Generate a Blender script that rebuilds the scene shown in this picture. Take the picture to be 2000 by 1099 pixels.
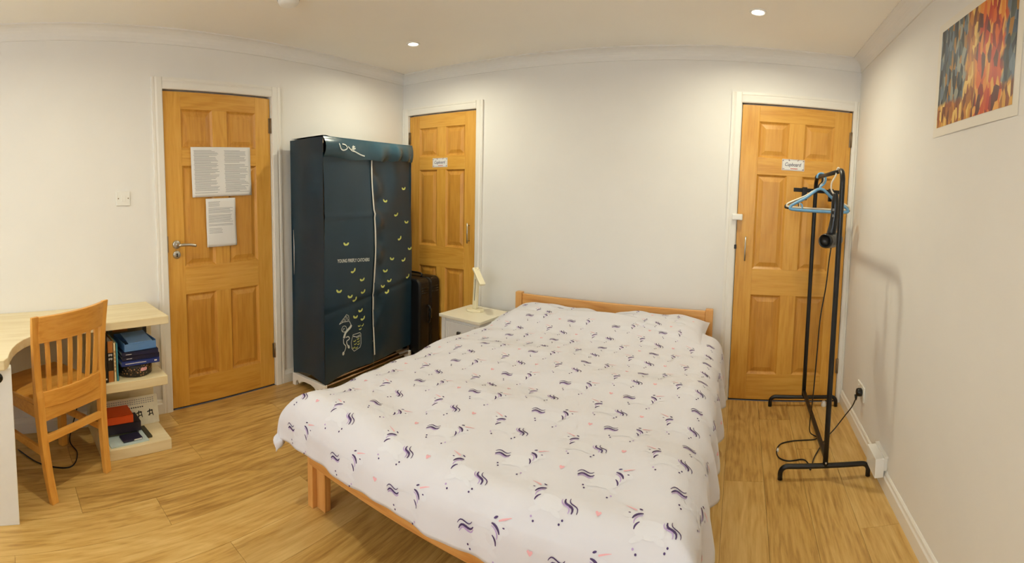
import bpy, math, random
import numpy as np
from mathutils import Vector, Matrix, Euler
random.seed(7)
PI = math.pi
scene = bpy.context.scene
for o in list(bpy.data.objects):
    bpy.data.objects.remove(o)
C = scene.collection

# ------------------------------------------------------------------ camera (phone panorama: cylindrical)
CAM_F, CAM_CY = 926.7, 443.5
CAM_H, YAW, PITCH, ROLL = 1.3524, -0.4819, -0.0735, 0.0186
fw = Vector((math.sin(YAW), math.cos(YAW), 0)); rt = Vector((math.cos(YAW), -math.sin(YAW), 0)); up = Vector((0, 0, 1))
f2 = math.cos(PITCH) * fw + math.sin(PITCH) * up
u2 = -math.sin(PITCH) * fw + math.cos(PITCH) * up
r3 = math.cos(ROLL) * rt + math.sin(ROLL) * u2
u3 = -math.sin(ROLL) * rt + math.cos(ROLL) * u2
cd = bpy.data.cameras.new('camera'); cam = bpy.data.objects.new('camera', cd); C.objects.link(cam)
m = Matrix((r3, u3, -f2)).transposed().to_4x4(); m.translation = (0, 0, CAM_H); cam.matrix_world = m
cd.type = 'PANO'; cd.panorama_type = 'CENTRAL_CYLINDRICAL'
cd.central_cylindrical_radius = 1.0
cd.central_cylindrical_range_u_min = -1000 / CAM_F; cd.central_cylindrical_range_u_max = 1000 / CAM_F
cd.central_cylindrical_range_v_min = (CAM_CY - 1099) / CAM_F; cd.central_cylindrical_range_v_max = CAM_CY / CAM_F
cd.clip_start = 0.01
scene.camera = cam

# ------------------------------------------------------------------ world, daylight through the rear window, exposure
w = bpy.data.worlds.new('sky'); scene.world = w; w.use_nodes = True
bg = w.node_tree.nodes['Background']; bg.inputs[0].default_value = (0.80, 0.90, 1.0, 1); bg.inputs[1].default_value = 7.2
LAMP_COLOR = (0.98, 0.94, 0.71); LAMP_W = 6.9
vs = scene.view_settings
vs.view_transform = 'Standard'; vs.look = 'None'; vs.exposure = 0.30; vs.gamma = 1.0; vs.use_curve_mapping = False
ld = bpy.data.lights.new('window_portal', 'AREA'); ld.shape = 'RECTANGLE'; ld.size = 1.9; ld.size_y = 1.15
ld.cycles.is_portal = True
lo = bpy.data.objects.new('window_portal', ld); C.objects.link(lo); lo.location = (-0.75, -2.52, 1.5); lo.rotation_euler = (PI / 2, 0, PI)

cy_ = scene.cycles; cy_.adaptive_threshold = 0.08; cy_.adaptive_min_samples = 16; cy_.max_bounces = 7; cy_.diffuse_bounces = 4; cy_.glossy_bounces = 3; cy_.transmission_bounces = 4; cy_.caustics_reflective = False; cy_.caustics_refractive = False

# room dimensions
XL, YB, XR, YF = -2.7174, 3.1499, 0.755, -2.45
ZC = 2.328; HC = 2.253

# ------------------------------------------------------------------ mesh helpers
class MB:
    def __init__(s): s.v = []; s.f = []; s.sm = []
    def add(s, vs, fs, smooth=False):
        n = len(s.v); s.v += [tuple(p) for p in vs]
        for f in fs: s.f.append(tuple(i + n for i in f)); s.sm.append(smooth)
        return s
    def box(s, a, b, R=None, o=None):
        (x0, y0, z0), (x1, y1, z1) = a, b
        vs = [(x0,y0,z0),(x1,y0,z0),(x1,y1,z0),(x0,y1,z0),(x0,y0,z1),(x1,y0,z1),(x1,y1,z1),(x0,y1,z1)]
        if R is not None:
            o = Vector(o or (0,0,0)); vs = [o + R @ (Vector(p) - o) for p in vs]
        return s.add(vs, [(0,3,2,1),(4,5,6,7),(0,1,5,4),(1,2,6,5),(2,3,7,6),(3,0,4,7)])
    def prism(s, pts, axis, a, b, smooth=False):
        """extrude a 2D polygon along axis ('x','y','z') from a to b"""
        def p3(p, t): return {'x': (t, p[0], p[1]), 'y': (p[0], t, p[1]), 'z': (p[0], p[1], t)}[axis]
        n = len(pts)
        vs = [p3(p, a) for p in pts] + [p3(p, b) for p in pts]
        s.add(vs, [tuple(range(n))[::-1], tuple(range(n, 2 * n))])
        k = len(s.v) - 2 * n
        for i in range(n):
            j = (i + 1) % n; s.f.append((k+i, k+j, k+n+j, k+n+i)); s.sm.append(smooth)
        return s
    def tube(s, path, r, seg=10, cap=True, closed=False):
        P = [Vector(p) for p in path]; n = len(P); rings = []
        rr = r if isinstance(r, (list, tuple)) else [r] * n
        prev = None; base = len(s.v)
        for i in range(n):
            if closed: t = P[(i+1) % n] - P[i-1]
            else: t = P[min(i+1, n-1)] - P[max(i-1, 0)]
            t.normalize()
            if prev is None:
                a = Vector((0,0,1)) if abs(t.z) < 0.9 else Vector((1,0,0))
                nrm = t.cross(a).normalized()
            else:
                nrm = prev - t * prev.dot(t)
                nrm.normalize()
            prev = nrm; b = t.cross(nrm)
            for k in range(seg):
                an = 2 * PI * k / seg; s.v.append(tuple(P[i] + rr[i] * (math.cos(an) * nrm + math.sin(an) * b)))
        for i in range(n if closed else n - 1):
            i2 = (i + 1) % n
            for k in range(seg):
                k2 = (k + 1) % seg
                s.f.append((base+i*seg+k, base+i*seg+k2, base+i2*seg+k2, base+i2*seg+k)); s.sm.append(True)
        if cap and not closed:
            s.f.append(tuple(base + k for k in range(seg))[::-1]); s.sm.append(False)
            s.f.append(tuple(base + (n-1)*seg + k for k in range(seg))); s.sm.append(False)
        return s
    def lathe(s, prof, c=(0,0,0), axis='z', seg=24, cap=True):
        base = len(s.v); n = len(prof)
        for r, h in prof:
            for k in range(seg):
                an = 2*PI*k/seg; x, y = r*math.cos(an), r*math.sin(an)
                p = {'z': (x, y, h), 'x': (h, x, y), 'y': (y, h, x)}[axis]
                s.v.append((p[0]+c[0], p[1]+c[1], p[2]+c[2]))
        for i in range(n-1):
            for k in range(seg):
                k2 = (k+1) % seg
                s.f.append((base+i*seg+k, base+i*seg+k2, base+(i+1)*seg+k2, base+(i+1)*seg+k)); s.sm.append(True)
        if cap:
            s.f.append(tuple(base+k for k in range(seg))[::-1]); s.sm.append(False)
            s.f.append(tuple(base+(n-1)*seg+k for k in range(seg))); s.sm.append(False)
        return s
    def grid(s, fn, nu, nv, smooth=True):
        base = len(s.v)
        for j in range(nv+1):
            for i in range(nu+1): s.v.append(tuple(fn(i/nu, j/nv)))
        for j in range(nv):
            for i in range(nu):
                a = base + j*(nu+1) + i; s.f.append((a, a+1, a+nu+2, a+nu+1)); s.sm.append(smooth)
        return s
    def ribbon(s, pts, wd, fn, close=False):
        """stroke in 2D (u,v) mapped by fn(u,v)->xyz"""
        n = len(pts); base = len(s.v)
        for i, p in enumerate(pts):
            a = pts[max(i-1,0)]; b = pts[min(i+1,n-1)]
            tx, ty = b[0]-a[0], b[1]-a[1]; l = math.hypot(tx,ty) or 1
            ww = wd[i] if isinstance(wd, (list, tuple)) else wd
            nx, ny = -ty/l*ww/2, tx/l*ww/2
            s.v.append(tuple(fn(p[0]+nx, p[1]+ny))); s.v.append(tuple(fn(p[0]-nx, p[1]-ny)))
        for i in range(n-1):
            s.f.append((base+2*i, base+2*i+1, base+2*i+3, base+2*i+2)); s.sm.append(True)
        return s
    def disc(s, c, rx, ry, fn, rot=0, seg=14):
        base = len(s.v); s.v.append(tuple(fn(*c)))
        for k in range(seg):
            an = 2*PI*k/seg; x, y = rx*math.cos(an), ry*math.sin(an)
            s.v.append(tuple(fn(c[0]+x*math.cos(rot)-y*math.sin(rot), c[1]+x*math.sin(rot)+y*math.cos(rot))))
        for k in range(seg): s.f.append((base, base+1+k, base+1+(k+1) % seg)); s.sm.append(True)
        return s
    def mesh(s, name, mat):
        me = bpy.data.meshes.new(name); me.from_pydata(s.v, [], s.f)
        me.polygons.foreach_set('use_smooth', s.sm)
        if mat: me.materials.append(mat)
        me.update(); return me
    def build(s, name, mat, parent=None, bevel=0, loc=None, rot=None, seg=2, label=None, fixn=True):
        me = s.mesh(name, mat)
        if fixn:
            import bmesh
            bm = bmesh.new(); bm.from_mesh(me); bmesh.ops.recalc_face_normals(bm, faces=bm.faces); bm.to_mesh(me); bm.free()
        o = bpy.data.objects.new(name, me); C.objects.link(o)
        if parent: o.parent = parent
        if loc: o.location = loc
        if rot: o.rotation_euler = rot
        if bevel:
            md = o.modifiers.new('bevel', 'BEVEL'); md.width = bevel; md.segments = seg; md.limit_method = 'ANGLE'; md.angle_limit = 0.7
        if label: o['label'] = label
        return o

def tag(o, label=None, cat=None, group=None, kind=None):
    if label: o['label'] = label
    if cat: o['category'] = cat
    if group: o['group'] = group
    if kind: o['kind'] = kind
    return o
def thing(name, label, cat, loc=(0,0,0), rz=0, group=None, kind=None):
    o = bpy.data.objects.new(name, None); C.objects.link(o); o.empty_display_size = 0.1
    o.location = loc; o.rotation_euler = (0, 0, rz)
    return tag(o, label, cat, group, kind)
def smooth_path(P, n=8, closed=False):
    P = [Vector(p) for p in P]; out = []; N = len(P)
    rng = range(N if closed else N-1)
    for i in rng:
        if closed: a, b, c, d = P[i-1], P[i], P[(i+1) % N], P[(i+2) % N]
        else: a, b, c, d = P[max(i-1,0)], P[i], P[i+1], P[min(i+2,N-1)]
        for k in range(n):
            t = k/n
            out.append(0.5*((2*b)+(-a+c)*t+(2*a-5*b+4*c-d)*t*t+(-a+3*b-3*c+d)*t**3))
    if not closed: out.append(P[-1])
    return out
def text_mesh(txt, size, shear=0, bold=0):
    cu = bpy.data.curves.new('txt', 'FONT'); cu.body = txt; cu.size = size; cu.shear = shear; cu.offset = bold; cu.resolution_u = 3
    ob = bpy.data.objects.new('txt', cu); C.objects.link(ob)
    dg = bpy.context.evaluated_depsgraph_get(); me = bpy.data.meshes.new_from_object(ob.evaluated_get(dg))
    bpy.data.objects.remove(ob); return me

# ------------------------------------------------------------------ materials
def srgb(r, g, b):
    f = lambda c: (c/255/12.92) if c/255 <= 0.04045 else ((c/255+0.055)/1.055)**2.4
    return (f(r), f(g), f(b), 1)
MATS = {}
def mat(name, col, rough=0.5, metal=0, noise=0.0, nscale=30, bump=0.0, bscale=200, emit=None, estr=0, coat=0, sheen=0, spec=None, trans=0):
    if name in MATS: return MATS[name]
    mt = bpy.data.materials.new(name); mt.use_nodes = True; nt = mt.node_tree; b = nt.nodes['Principled BSDF']
    b.inputs['Base Color'].default_value = col; b.inputs['Roughness'].default_value = rough; b.inputs['Metallic'].default_value = metal
    if coat: b.inputs['Coat Weight'].default_value = coat; b.inputs['Coat Roughness'].default_value = 0.15
    if sheen: b.inputs['Sheen Weight'].default_value = sheen
    if spec is not None: b.inputs['Specular IOR Level'].default_value = spec
    if trans: b.inputs['Transmission Weight'].default_value = trans
    tc = nt.nodes.new('ShaderNodeTexCoord')
    if noise:
        n = nt.nodes.new('ShaderNodeTexNoise'); n.inputs['Scale'].default_value = nscale; n.inputs['Detail'].default_value = 4
        nt.links.new(tc.outputs['Object'], n.inputs['Vector'])
        mx = nt.nodes.new('ShaderNodeMixRGB'); mx.blend_type = 'MULTIPLY'; mx.inputs[1].default_value = col
        rp = nt.nodes.new('ShaderNodeMapRange'); rp.inputs[1].default_value = 0.3; rp.inputs[2].default_value = 0.7; rp.inputs[3].default_value = 1-noise; rp.inputs[4].default_value = 1+noise
        nt.links.new(n.outputs['Fac'], rp.inputs[0]); nt.links.new(rp.outputs[0], mx.inputs[2]); mx.inputs[0].default_value = 1
        nt.links.new(mx.outputs[0], b.inputs['Base Color'])
    if bump:
        n2 = nt.nodes.new('ShaderNodeTexNoise'); n2.inputs['Scale'].default_value = bscale; n2.inputs['Detail'].default_value = 3
        nt.links.new(tc.outputs['Object'], n2.inputs['Vector'])
        bp = nt.nodes.new('ShaderNodeBump'); bp.inputs['Strength'].default_value = bump; bp.inputs['Distance'].default_value = 0.002
        nt.links.new(n2.outputs['Fac'], bp.inputs['Height']); nt.links.new(bp.outputs[0], b.inputs['Normal'])
    if emit: b.inputs['Emission Color'].default_value = emit; b.inputs['Emission Strength'].default_value = estr
    MATS[name] = mt; return mt

def wood(name, dark, mid, light, axis, fine=90, broad=5, rough=0.4, vary=0.12, coat=0.15, knots=False, stretch=0.06, rings=0.12):
    """oak-like grain running along axis 0/1/2 of the object, each piece offset and shaded a little on its own"""
    mt = bpy.data.materials.new(name); mt.use_nodes = True; nt = mt.node_tree; b = nt.nodes['Principled BSDF']; N = nt.nodes.new; Lk = nt.links.new
    tc = N('ShaderNodeTexCoord'); oi = N('ShaderNodeObjectInfo')
    mul = N('ShaderNodeVectorMath'); mul.operation = 'SCALE'; cmb = N('ShaderNodeCombineXYZ')
    for i in range(3): Lk(oi.outputs['Random'], cmb.inputs[i])
    Lk(cmb.outputs[0], mul.inputs[0]); mul.inputs['Scale'].default_value = 37.0
    add = N('ShaderNodeVectorMath'); add.operation = 'ADD'; Lk(tc.outputs['Object'], add.inputs[0]); Lk(mul.outputs[0], add.inputs[1])
    mp = N('ShaderNodeMapping'); sc = [1, 1, 1]; sc[axis] = stretch; mp.inputs['Scale'].default_value = sc; Lk(add.outputs[0], mp.inputs['Vector'])
    n1 = N('ShaderNodeTexNoise'); n1.inputs['Scale'].default_value = fine; n1.inputs['Detail'].default_value = 6; n1.inputs['Roughness'].default_value = 0.65; n1.inputs['Distortion'].default_value = 0.3; Lk(mp.outputs[0], n1.inputs['Vector'])
    n2 = N('ShaderNodeTexNoise'); n2.inputs['Scale'].default_value = broad; n2.inputs['Detail'].default_value = 3; n2.inputs['Distortion'].default_value = 1.2
    mp2 = N('ShaderNodeMapping'); sc2 = [1, 1, 1]; sc2[axis] = max(stretch*2.5, 0.15); mp2.inputs['Scale'].default_value = sc2; Lk(add.outputs[0], mp2.inputs['Vector']); Lk(mp2.outputs[0], n2.inputs['Vector'])
    # rings: sine of the broad noise gives cathedral figure
    ms = N('ShaderNodeMath'); ms.operation = 'MULTIPLY'; ms.inputs[1].default_value = 38; Lk(n2.outputs['Fac'], ms.inputs[0])
    sn = N('ShaderNodeMath'); sn.operation = 'SINE'; Lk(ms.outputs[0], sn.inputs[0])
    mr = N('ShaderNodeMapRange'); mr.inputs[1].default_value = -1; mr.inputs[2].default_value = 1; mr.inputs[3].default_value = 0.0; mr.inputs[4].default_value = rings; Lk(sn.outputs[0], mr.inputs[0])
    a1 = N('ShaderNodeMath'); a1.operation = 'MULTIPLY_ADD'; a1.inputs[1].default_value = 0.75; Lk(n1.outputs['Fac'], a1.inputs[0]); Lk(mr.outputs[0], a1.inputs[2])
    rv = N('ShaderNodeMath'); rv.operation = 'MULTIPLY_ADD'; rv.inputs[1].default_value = vary; Lk(oi.outputs['Random'], rv.inputs[0]); Lk(a1.outputs[0], rv.inputs[2])
    cr = N('ShaderNodeValToRGB'); e = cr.color_ramp.elements
    e[0].position = 0.28; e[0].color = dark; e[1].position = 0.72; e[1].color = light
    k = e.new(0.48); k.color = mid
    Lk(rv.outputs[0], cr.inputs[0]); outc = cr.outputs[0]
    if knots:
        vo = N('ShaderNodeTexVoronoi'); vo.inputs['Scale'].default_value = knots if knots is not True else 4.0
        mp3 = N('ShaderNodeMapping'); s3 = [1.0, 1.0, 1.0]; s3[axis] = 0.45; mp3.inputs['Scale'].default_value = s3; Lk(add.outputs[0], mp3.inputs['Vector']); Lk(mp3.outputs[0], vo.inputs['Vector'])
        kr = N('ShaderNodeMapRange'); kr.inputs[1].default_value = 0.02; kr.inputs[2].default_value = 0.09; kr.inputs[3].default_value = 0.75; kr.inputs[4].default_value = 0.0; Lk(vo.outputs['Distance'], kr.inputs[0])
        mx = N('ShaderNodeMixRGB'); mx.inputs[2].default_value = tuple(c*0.35 for c in dark[:3]) + (1,); Lk(kr.outputs[0], mx.inputs[0]); Lk(outc, mx.inputs[1]); outc = mx.outputs[0]
    Lk(outc, b.inputs['Base Color'])
    b.inputs['Roughness'].default_value = rough; b.inputs['Coat Weight'].default_value = coat; b.inputs['Coat Roughness'].default_value = 0.25
    bp = N('ShaderNodeBump'); bp.inputs['Strength'].default_value = 0.12; bp.inputs['Distance'].default_value = 0.001; Lk(n1.outputs['Fac'], bp.inputs['Height']); Lk(bp.outputs[0], b.inputs['Normal'])
    return mt

M_WALL = mat('wall_paint', srgb(236, 233, 228), 0.85, noise=0.015, nscale=3, bump=0.06, bscale=120)
M_CEIL = mat('ceiling_paint', srgb(246, 242, 234), 0.9, noise=0.012, nscale=2, bump=0.05, bscale=90)
M_TRIM = mat('gloss_white_paint', srgb(238, 234, 226), 0.35, noise=0.01, nscale=5)
M_DARK = mat('shadow_gap', srgb(40, 32, 26), 0.9)
DK, MD, LT = srgb(204, 142, 50), srgb(220, 162, 66), srgb(229, 174, 79)
M_DOORV = [wood('door_oak_upright', DK, MD, LT, 2, 70, 4, 0.38), wood('door_oak_cross', DK, MD, LT, 0, 70, 4, 0.38)]
M_DOORP = wood('door_oak_panel', srgb(190, 128, 44), srgb(208, 148, 58), srgb(218, 161, 70), 2, 70, 4, 0.38)
M_FLOOR = wood('floor_laminate', srgb(158, 116, 56), srgb(202, 160, 88), srgb(224, 188, 120), 1, 60, 6, 0.36, vary=0.17, coat=0.12, stretch=0.07, rings=0.09)
M_CHAIRX = wood('chair_beech', srgb(212, 144, 58), srgb(228, 164, 74), srgb(236, 178, 90), 2, 60, 5, 0.35, coat=0.25)
M_CHAIRH = wood('chair_beech_cross', srgb(212, 144, 58), srgb(228, 164, 74), srgb(236, 178, 90), 0, 60, 5, 0.35, coat=0.25)
M_PINEX = wood('pine_cross', srgb(190, 122, 56), srgb(218, 156, 84), srgb(230, 176, 108), 0, 40, 4, 0.4, knots=3.2)
M_PINEZ = wood('pine_upright', srgb(190, 122, 56), srgb(218, 156, 84), srgb(230, 176, 108), 2, 40, 4, 0.4)
M_PINEY = wood('pine_lengthways', srgb(190, 122, 56), srgb(218, 156, 84), srgb(230, 176, 108), 1, 40, 4, 0.4)
M_DESK = wood('desk_birch_laminate', srgb(226, 206, 160), srgb(236, 219, 178), srgb(242, 228, 192), 1, 30, 3, 0.4, vary=0.03, coat=0.1)
M_STEEL = mat('satin_steel', srgb(190, 186, 178), 0.3, 1)
M_HINGE = mat('dull_hinge_metal', srgb(150, 130, 105), 0.45, 0.9)
M_WHITEP = mat('white_plastic', srgb(238, 236, 230), 0.35, noise=0.01)
M_PAPER = mat('paper', srgb(232, 230, 228), 0.8, noise=0.012, nscale=14)
M_INK = mat('grey_ink', srgb(140, 140, 148), 0.9)
M_BLACK = mat('black_powder_coat', srgb(18, 17, 18), 0.38, noise=0.1)
M_BLACKP = mat('black_plastic', srgb(20, 20, 22), 0.3, noise=0.08)

# ------------------------------------------------------------------ room shell
def wall_panels(mb, axis, plane, thick, a0, a1, z0, z1, holes):
    """wall in plane axis=plane, spanning a0..a1, with rectangular holes (h0,h1,zb,zt)"""
    def bx(p, q, zb, zt):
        if q-p < 1e-6 or zt-zb < 1e-6: return
        lo_, hi_ = min(plane, plane+thick), max(plane, plane+thick)
        if axis == 'x': mb.box((lo_, p, zb), (hi_, q, zt))
        else: mb.box((p, lo_, zb), (q, hi_, zt))
    cur = a0
    for h0, h1, zb, zt in sorted(holes):
        bx(cur, h0, z0, z1); bx(h0, h1, zt, z1); bx(h0, h1, z0, zb); cur = h1
    bx(cur, a1, z0, z1)
D1Y, D1W = 1.0242, 0.764
D2X, D2W = -2.6463, 0.6695
D3X, D3W = -0.0229, 0.7342
DH = 1.981
G = 0.004
def structure(name, mb, m_, label, cat):
    o = mb.build(name, m_); tag(o, label, cat, kind='structure'); return o
b = MB(); wall_panels(b, 'x', XL, -0.12, YF, YB+0.12, 0, ZC, [(D1Y-G, D1Y+D1W+G, 0, DH+0.012)])
wl = structure('wall_left', b, M_WALL, 'plain off-white wall with the light switch and room door', 'wall')
b = MB(); wall_panels(b, 'y', YB, 0.12, XL, XR, 0, ZC, [(D2X-G, D2X+D2W+G, 0, DH+0.012), (D3X-G, D3X+D3W+G, 0, DH+0.012)])
structure('wall_back', b, M_WALL, 'plain off-white wall behind the bed headboard', 'wall')
b = MB(); wall_panels(b, 'x', XR, 0.12, YF, YB+0.12, 0, ZC, [])
structure('wall_right', b, M_WALL, 'plain off-white wall where the painting poster hangs', 'wall')
b = MB(); wall_panels(b, 'y', YF, -0.12, XL-0.12, XR+0.12, 0, ZC, [(-1.70, 0.20, 0.92, 2.07)])
structure('wall_front', b, M_WALL, 'off-white wall with the window, behind the viewer', 'wall')
b = MB().box((XL-0.12, YF-0.12, ZC), (XR+0.12, YB+0.12, ZC+0.1))
structure('ceiling', b, M_CEIL, 'flat white ceiling with recessed downlights', 'ceiling')
b = MB().box((XL-0.12, YF-0.12, -0.1), (XR+0.12, YB+0.12, -0.009))
fl = structure('floor', b, mat('floor_underlay', srgb(70, 48, 26), 0.9), 'honey oak laminate floor of long planks', 'floor')
# planks: 0.193 m wide boards running from the window wall to the back wall
PW, PL = 0.193, 1.285
pm = MB().box((-PW/2+0.0006, -PL/2+0.0006, -0.009), (PW/2-0.0006, PL/2-0.0006, 0)).mesh('plank', M_FLOOR)
ncol = int((XR - XL) / PW) + 1
offs = [0.0, 0.62, 0.27, 0.93, 0.45, 1.1, 0.15, 0.78]
for i in range(ncol):
    xa = XR - (i+1)*PW; xb = XR - i*PW; xa2 = max(xa, XL)
    y = YB - offs[i % 8] - (0.13 * (i // 8)) ; y = YB - ((YB - y) % PL)
    ends = [YB]
    while ends[-1] > YF:
        ends.append(max((y if len(ends) == 1 and y < YB-0.05 else ends[-1]-PL), YF))
    for q, p in zip(ends[:-1], ends[1:]):
        ln = q - p
        if ln < 0.03: continue
        if abs(ln-PL) < 1e-3 and xa2 == xa: me = pm
        else: me = MB().box((-(xb-xa2)/2+0.0006, -ln/2+0.0006, -0.009), ((xb-xa2)/2-0.0006, ln/2-0.0006, 0)).mesh('plank', M_FLOOR)
        o = bpy.data.objects.new('plank', me); C.objects.link(o); o.parent = fl; o.location = ((xa2+xb)/2, (p+q)/2, 0)

# coving (concave quarter profile)
cv = [(0, 0)]
S_ = ZC - HC
arc = [(S_*(1-math.cos(t)), -S_*(1-math.sin(t)) ) for t in np.linspace(0, PI/2, 7)]
# profile in (distance from wall, height below ceiling)
prof = [(0, 0), (0, -S_), (0.007, -S_)] + [(0.007+(S_-0.014)*(1-math.cos(t)), -S_+0.007+(S_-0.014)*math.sin(t)) for t in np.linspace(0.0, PI/2, 7)] + [(S_, -0.007), (S_, 0)]
def coving(name, axis, plane, sgn, a, b_, label):
    pts = [(plane + sgn*d, ZC + h) for d, h in prof]
    if axis == 'x': mb = MB().prism(pts, 'y', a, b_)
    else: mb = MB().prism(pts, 'x', a, b_)
    structure(name, mb, M_WALL, label, 'coving')
coving('trim_1', 'x', XL, 1, YF, YB, 'white plaster coving above the room door wall')
coving('trim_2', 'y', YB, -1, XL, XR, 'white plaster coving above the bed wall')
coving('trim_3', 'x', XR, -1, YF, YB, 'white plaster coving above the painting poster wall')
coving('trim_4', 'y', YF, 1, XL, XR, 'white plaster coving above the window wall')
# skirting
def skirt(name, axis, plane, sgn, spans, label):
    pr = [(0, 0), (0.016, 0), (0.016, 0.062), (0.011, 0.07), (0.009, 0.083), (0.004, 0.09), (0, 0.09)]
    mb = MB()
    for a, b_ in spans:
        pts = [(plane+sgn*d, h) for d, h in pr]
        mb.prism(pts, 'y' if axis == 'x' else 'x', a, b_)
    structure(name, mb, M_TRIM, label, 'skirting board')
AW = 0.068
skirt('baseboard_left', 'x', XL, 1, [(YF, D1Y-AW-0.002), (D1Y+D1W+AW+0.002, YB)], 'white skirting board along the room door wall')
skirt('baseboard_back', 'y', YB, -1, [(D2X+D2W+AW, D3X-AW)], 'white skirting board behind the bed')
skirt('baseboard_right', 'x', XR, -1, [(YF, YB-0.02)], 'white moulded skirting board beside the clothes rack')
skirt('baseboard_front', 'y', YF, 1, [(XL+0.02, XR-0.02)], 'white skirting board under the window')

# window behind the viewer
wn = thing('window_1', 'white framed window behind the viewer', 'window', (-0.75, YF-0.06, 0.92), 0, kind='structure')
b = MB()
for x in (-0.95, -0.025, 0.9): b.box((x, -0.03, 0), (x+0.05, 0.03, 1.15))
b.box((-0.95, -0.03, 0), (0.95, 0.03, 0.05)).box((-0.95, -0.03, 1.10), (0.95, 0.03, 1.15))
b.build('window_frame', M_WHITEP, wn, 0.004)
gl = bpy.data.materials.new('window_glass'); gl.use_nodes = True; nt = gl.node_tree; nt.nodes.remove(nt.nodes['Principled BSDF'])
tr = nt.nodes.new('ShaderNodeBsdfTransparent'); gs = nt.nodes.new('ShaderNodeBsdfGlossy'); gs.inputs['Roughness'].default_value = 0.02
mx = nt.nodes.new('ShaderNodeMixShader'); mx.inputs[0].default_value = 0.06
nt.links.new(tr.outputs[0], mx.inputs[1]); nt.links.new(gs.outputs[0], mx.inputs[2]); nt.links.new(mx.outputs[0], nt.nodes['Material Output'].inputs[0])
for x in (-0.9, 0.025): MB().box((x, -0.003, 0.05), (x+0.875, 0.003, 1.10)).build('pane', gl, wn)
MB().box((-1.0, 0.03, -0.03), (1.0, 0.16, 0)).build('window_sill', M_TRIM, wn, 0.004)

# ------------------------------------------------------------------ doors (local: x along the wall to the right, y into the wall, z up)
def door(name, label, loc, rz, W, hinge, arch_w, arch_r=None):
    d = thing(name, label, 'door', loc, rz, kind='structure')
    st = 0.115 if W > 0.7 else 0.105; mu = 0.104 if W > 0.7 else 0.088
    z = [0.008, 0.185, 0.725, 0.900, 1.530, 1.642, 1.876, DH]
    yf, yb = 0.006, 0.046      # leaf face set just behind the wall face
    v = M_DOORV
    for x0 in (0, W-st): MB().box((x0, yf, z[0]), (x0+st, yb, z[7])).build('stile', v[0], d, 0.0015)
    for a, c in ((0, 1), (2, 3), (4, 5), (6, 7)): MB().box((st, yf, z[a]), (W-st, yb, z[c])).build('rail', v[1], d, 0.0015)
    for a, c in ((1, 2), (3, 4), (5, 6)): MB().box((W/2-mu/2, yf, z[a]), (W/2+mu/2, yb, z[c])).build('mullion', v[0], d, 0.0015)
    for a, c in ((1, 2), (3, 4), (5, 6)):
        for x0, x1 in ((st, W/2-mu/2), (W/2+mu/2, W-st)):
            p = MB(); zb, zt = z[a], z[c]
            def ring(ins, y): return [(x0+ins, y, zb+ins), (x1-ins, y, zb+ins), (x1-ins, y, zt-ins), (x0+ins, y, zt-ins)]
            rings = [ring(0, yf+0.002), ring(0.006, yf+0.007), ring(0.013, yf+0.012), ring(0.019, yf+0.012), ring(0.045, yf+0.004)]
            vs_ = [q for r in rings for q in r]; fs = []
            for k in range(4):
                for i in range(4):
                    j = (i+1) % 4; fs.append((k*4+i, k*4+j, k*4+4+j, k*4+4+i))
            fs.append((16, 17, 18, 19)); p.add(vs_, fs); p.build('panel', M_DOORP, d)
    # back of the leaf and dark gap
    MB().box((st, yb-0.012, z[1]), (W-st, yb-0.004, z[6])).build('backing', M_DARK, d)
    # jamb lining and stop
    jb = MB()
    jb.box((-0.02, 0.046, 0), (0.012, 0.11, DH+0.012)).box((W-0.012, 0.046, 0), (W+0.02, 0.11, DH+0.012)).box((-0.02, 0.046, DH-0.012), (W+0.02, 0.11, DH+0.03))
    jb.build('door_stop', M_TRIM, d)
    # architrave: two uprights and a head, moulded
    aw = arch_w; ar = aw if arch_r is None else arch_r
    g = 0.006
    def upr(x0, x1, flip, nm='architrave'):
        w_ = x1-x0
        pr = [(0, 0), (0, -0.012), (0.006, -0.016), (w_*0.55, -0.018), (w_*0.72, -0.014), (w_*0.8, -0.017), (w_, -0.017), (w_, 0)]
        if flip: pr = [(w_-a, y) for a, y in pr]
        MB().prism([(x0+a, y) for a, y in pr], 'z', 0, DH+g+0.003+ (aw)).build(nm, M_TRIM, d)
    upr(-g-aw, -g, True); upr(W+g, W+g+ar, False)
    pr = [(0, 0), (-0.012, 0), (-0.016, 0.006), (-0.018, aw*0.55), (-0.014, aw*0.72), (-0.017, aw*0.8), (-0.017, aw), (0, aw)]
    MB().prism([(y, DH+g+0.003+a) for y, a in pr], 'x', -g, W+g).build('architrave', M_TRIM, d)
    MB().box((0, 0.012, 0.0), (W, 0.05, 0.006)).build('gap_shade_strip', M_DARK, d)  # dark strip paints in the shade of the gap under the leaf
    for hz in (0.25, 1.80):
        hx = W if hinge == 'r' else 0
        hb = MB(); hb.tube([(hx+0.002*(1 if hinge == 'r' else -1), -0.002, hz-0.05), (hx+0.002*(1 if hinge == 'r' else -1), -0.002, hz+0.05)], 0.006, 10)
        hb.box((hx-0.012, 0.001, hz-0.05), (hx+0.012, 0.0065, hz+0.05)); hb.build('hinge', M_HINGE, d)
    return d
d1 = door('door_1', 'six-panel oak door with lever handle and papers taped to it', (XL, D1Y, 0), PI/2, D1W, 'r', AW)
d2 = door('door_2', 'six-panel oak cupboard door behind the dark fabric wardrobe', (D2X, YB, 0), 0, D2W, 'l', 0.062)
d3 = door('door_3', 'six-panel oak cupboard door behind the black clothes rack', (D3X, YB, 0), 0, D3W, 'r', 0.066, 0.036)
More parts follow.
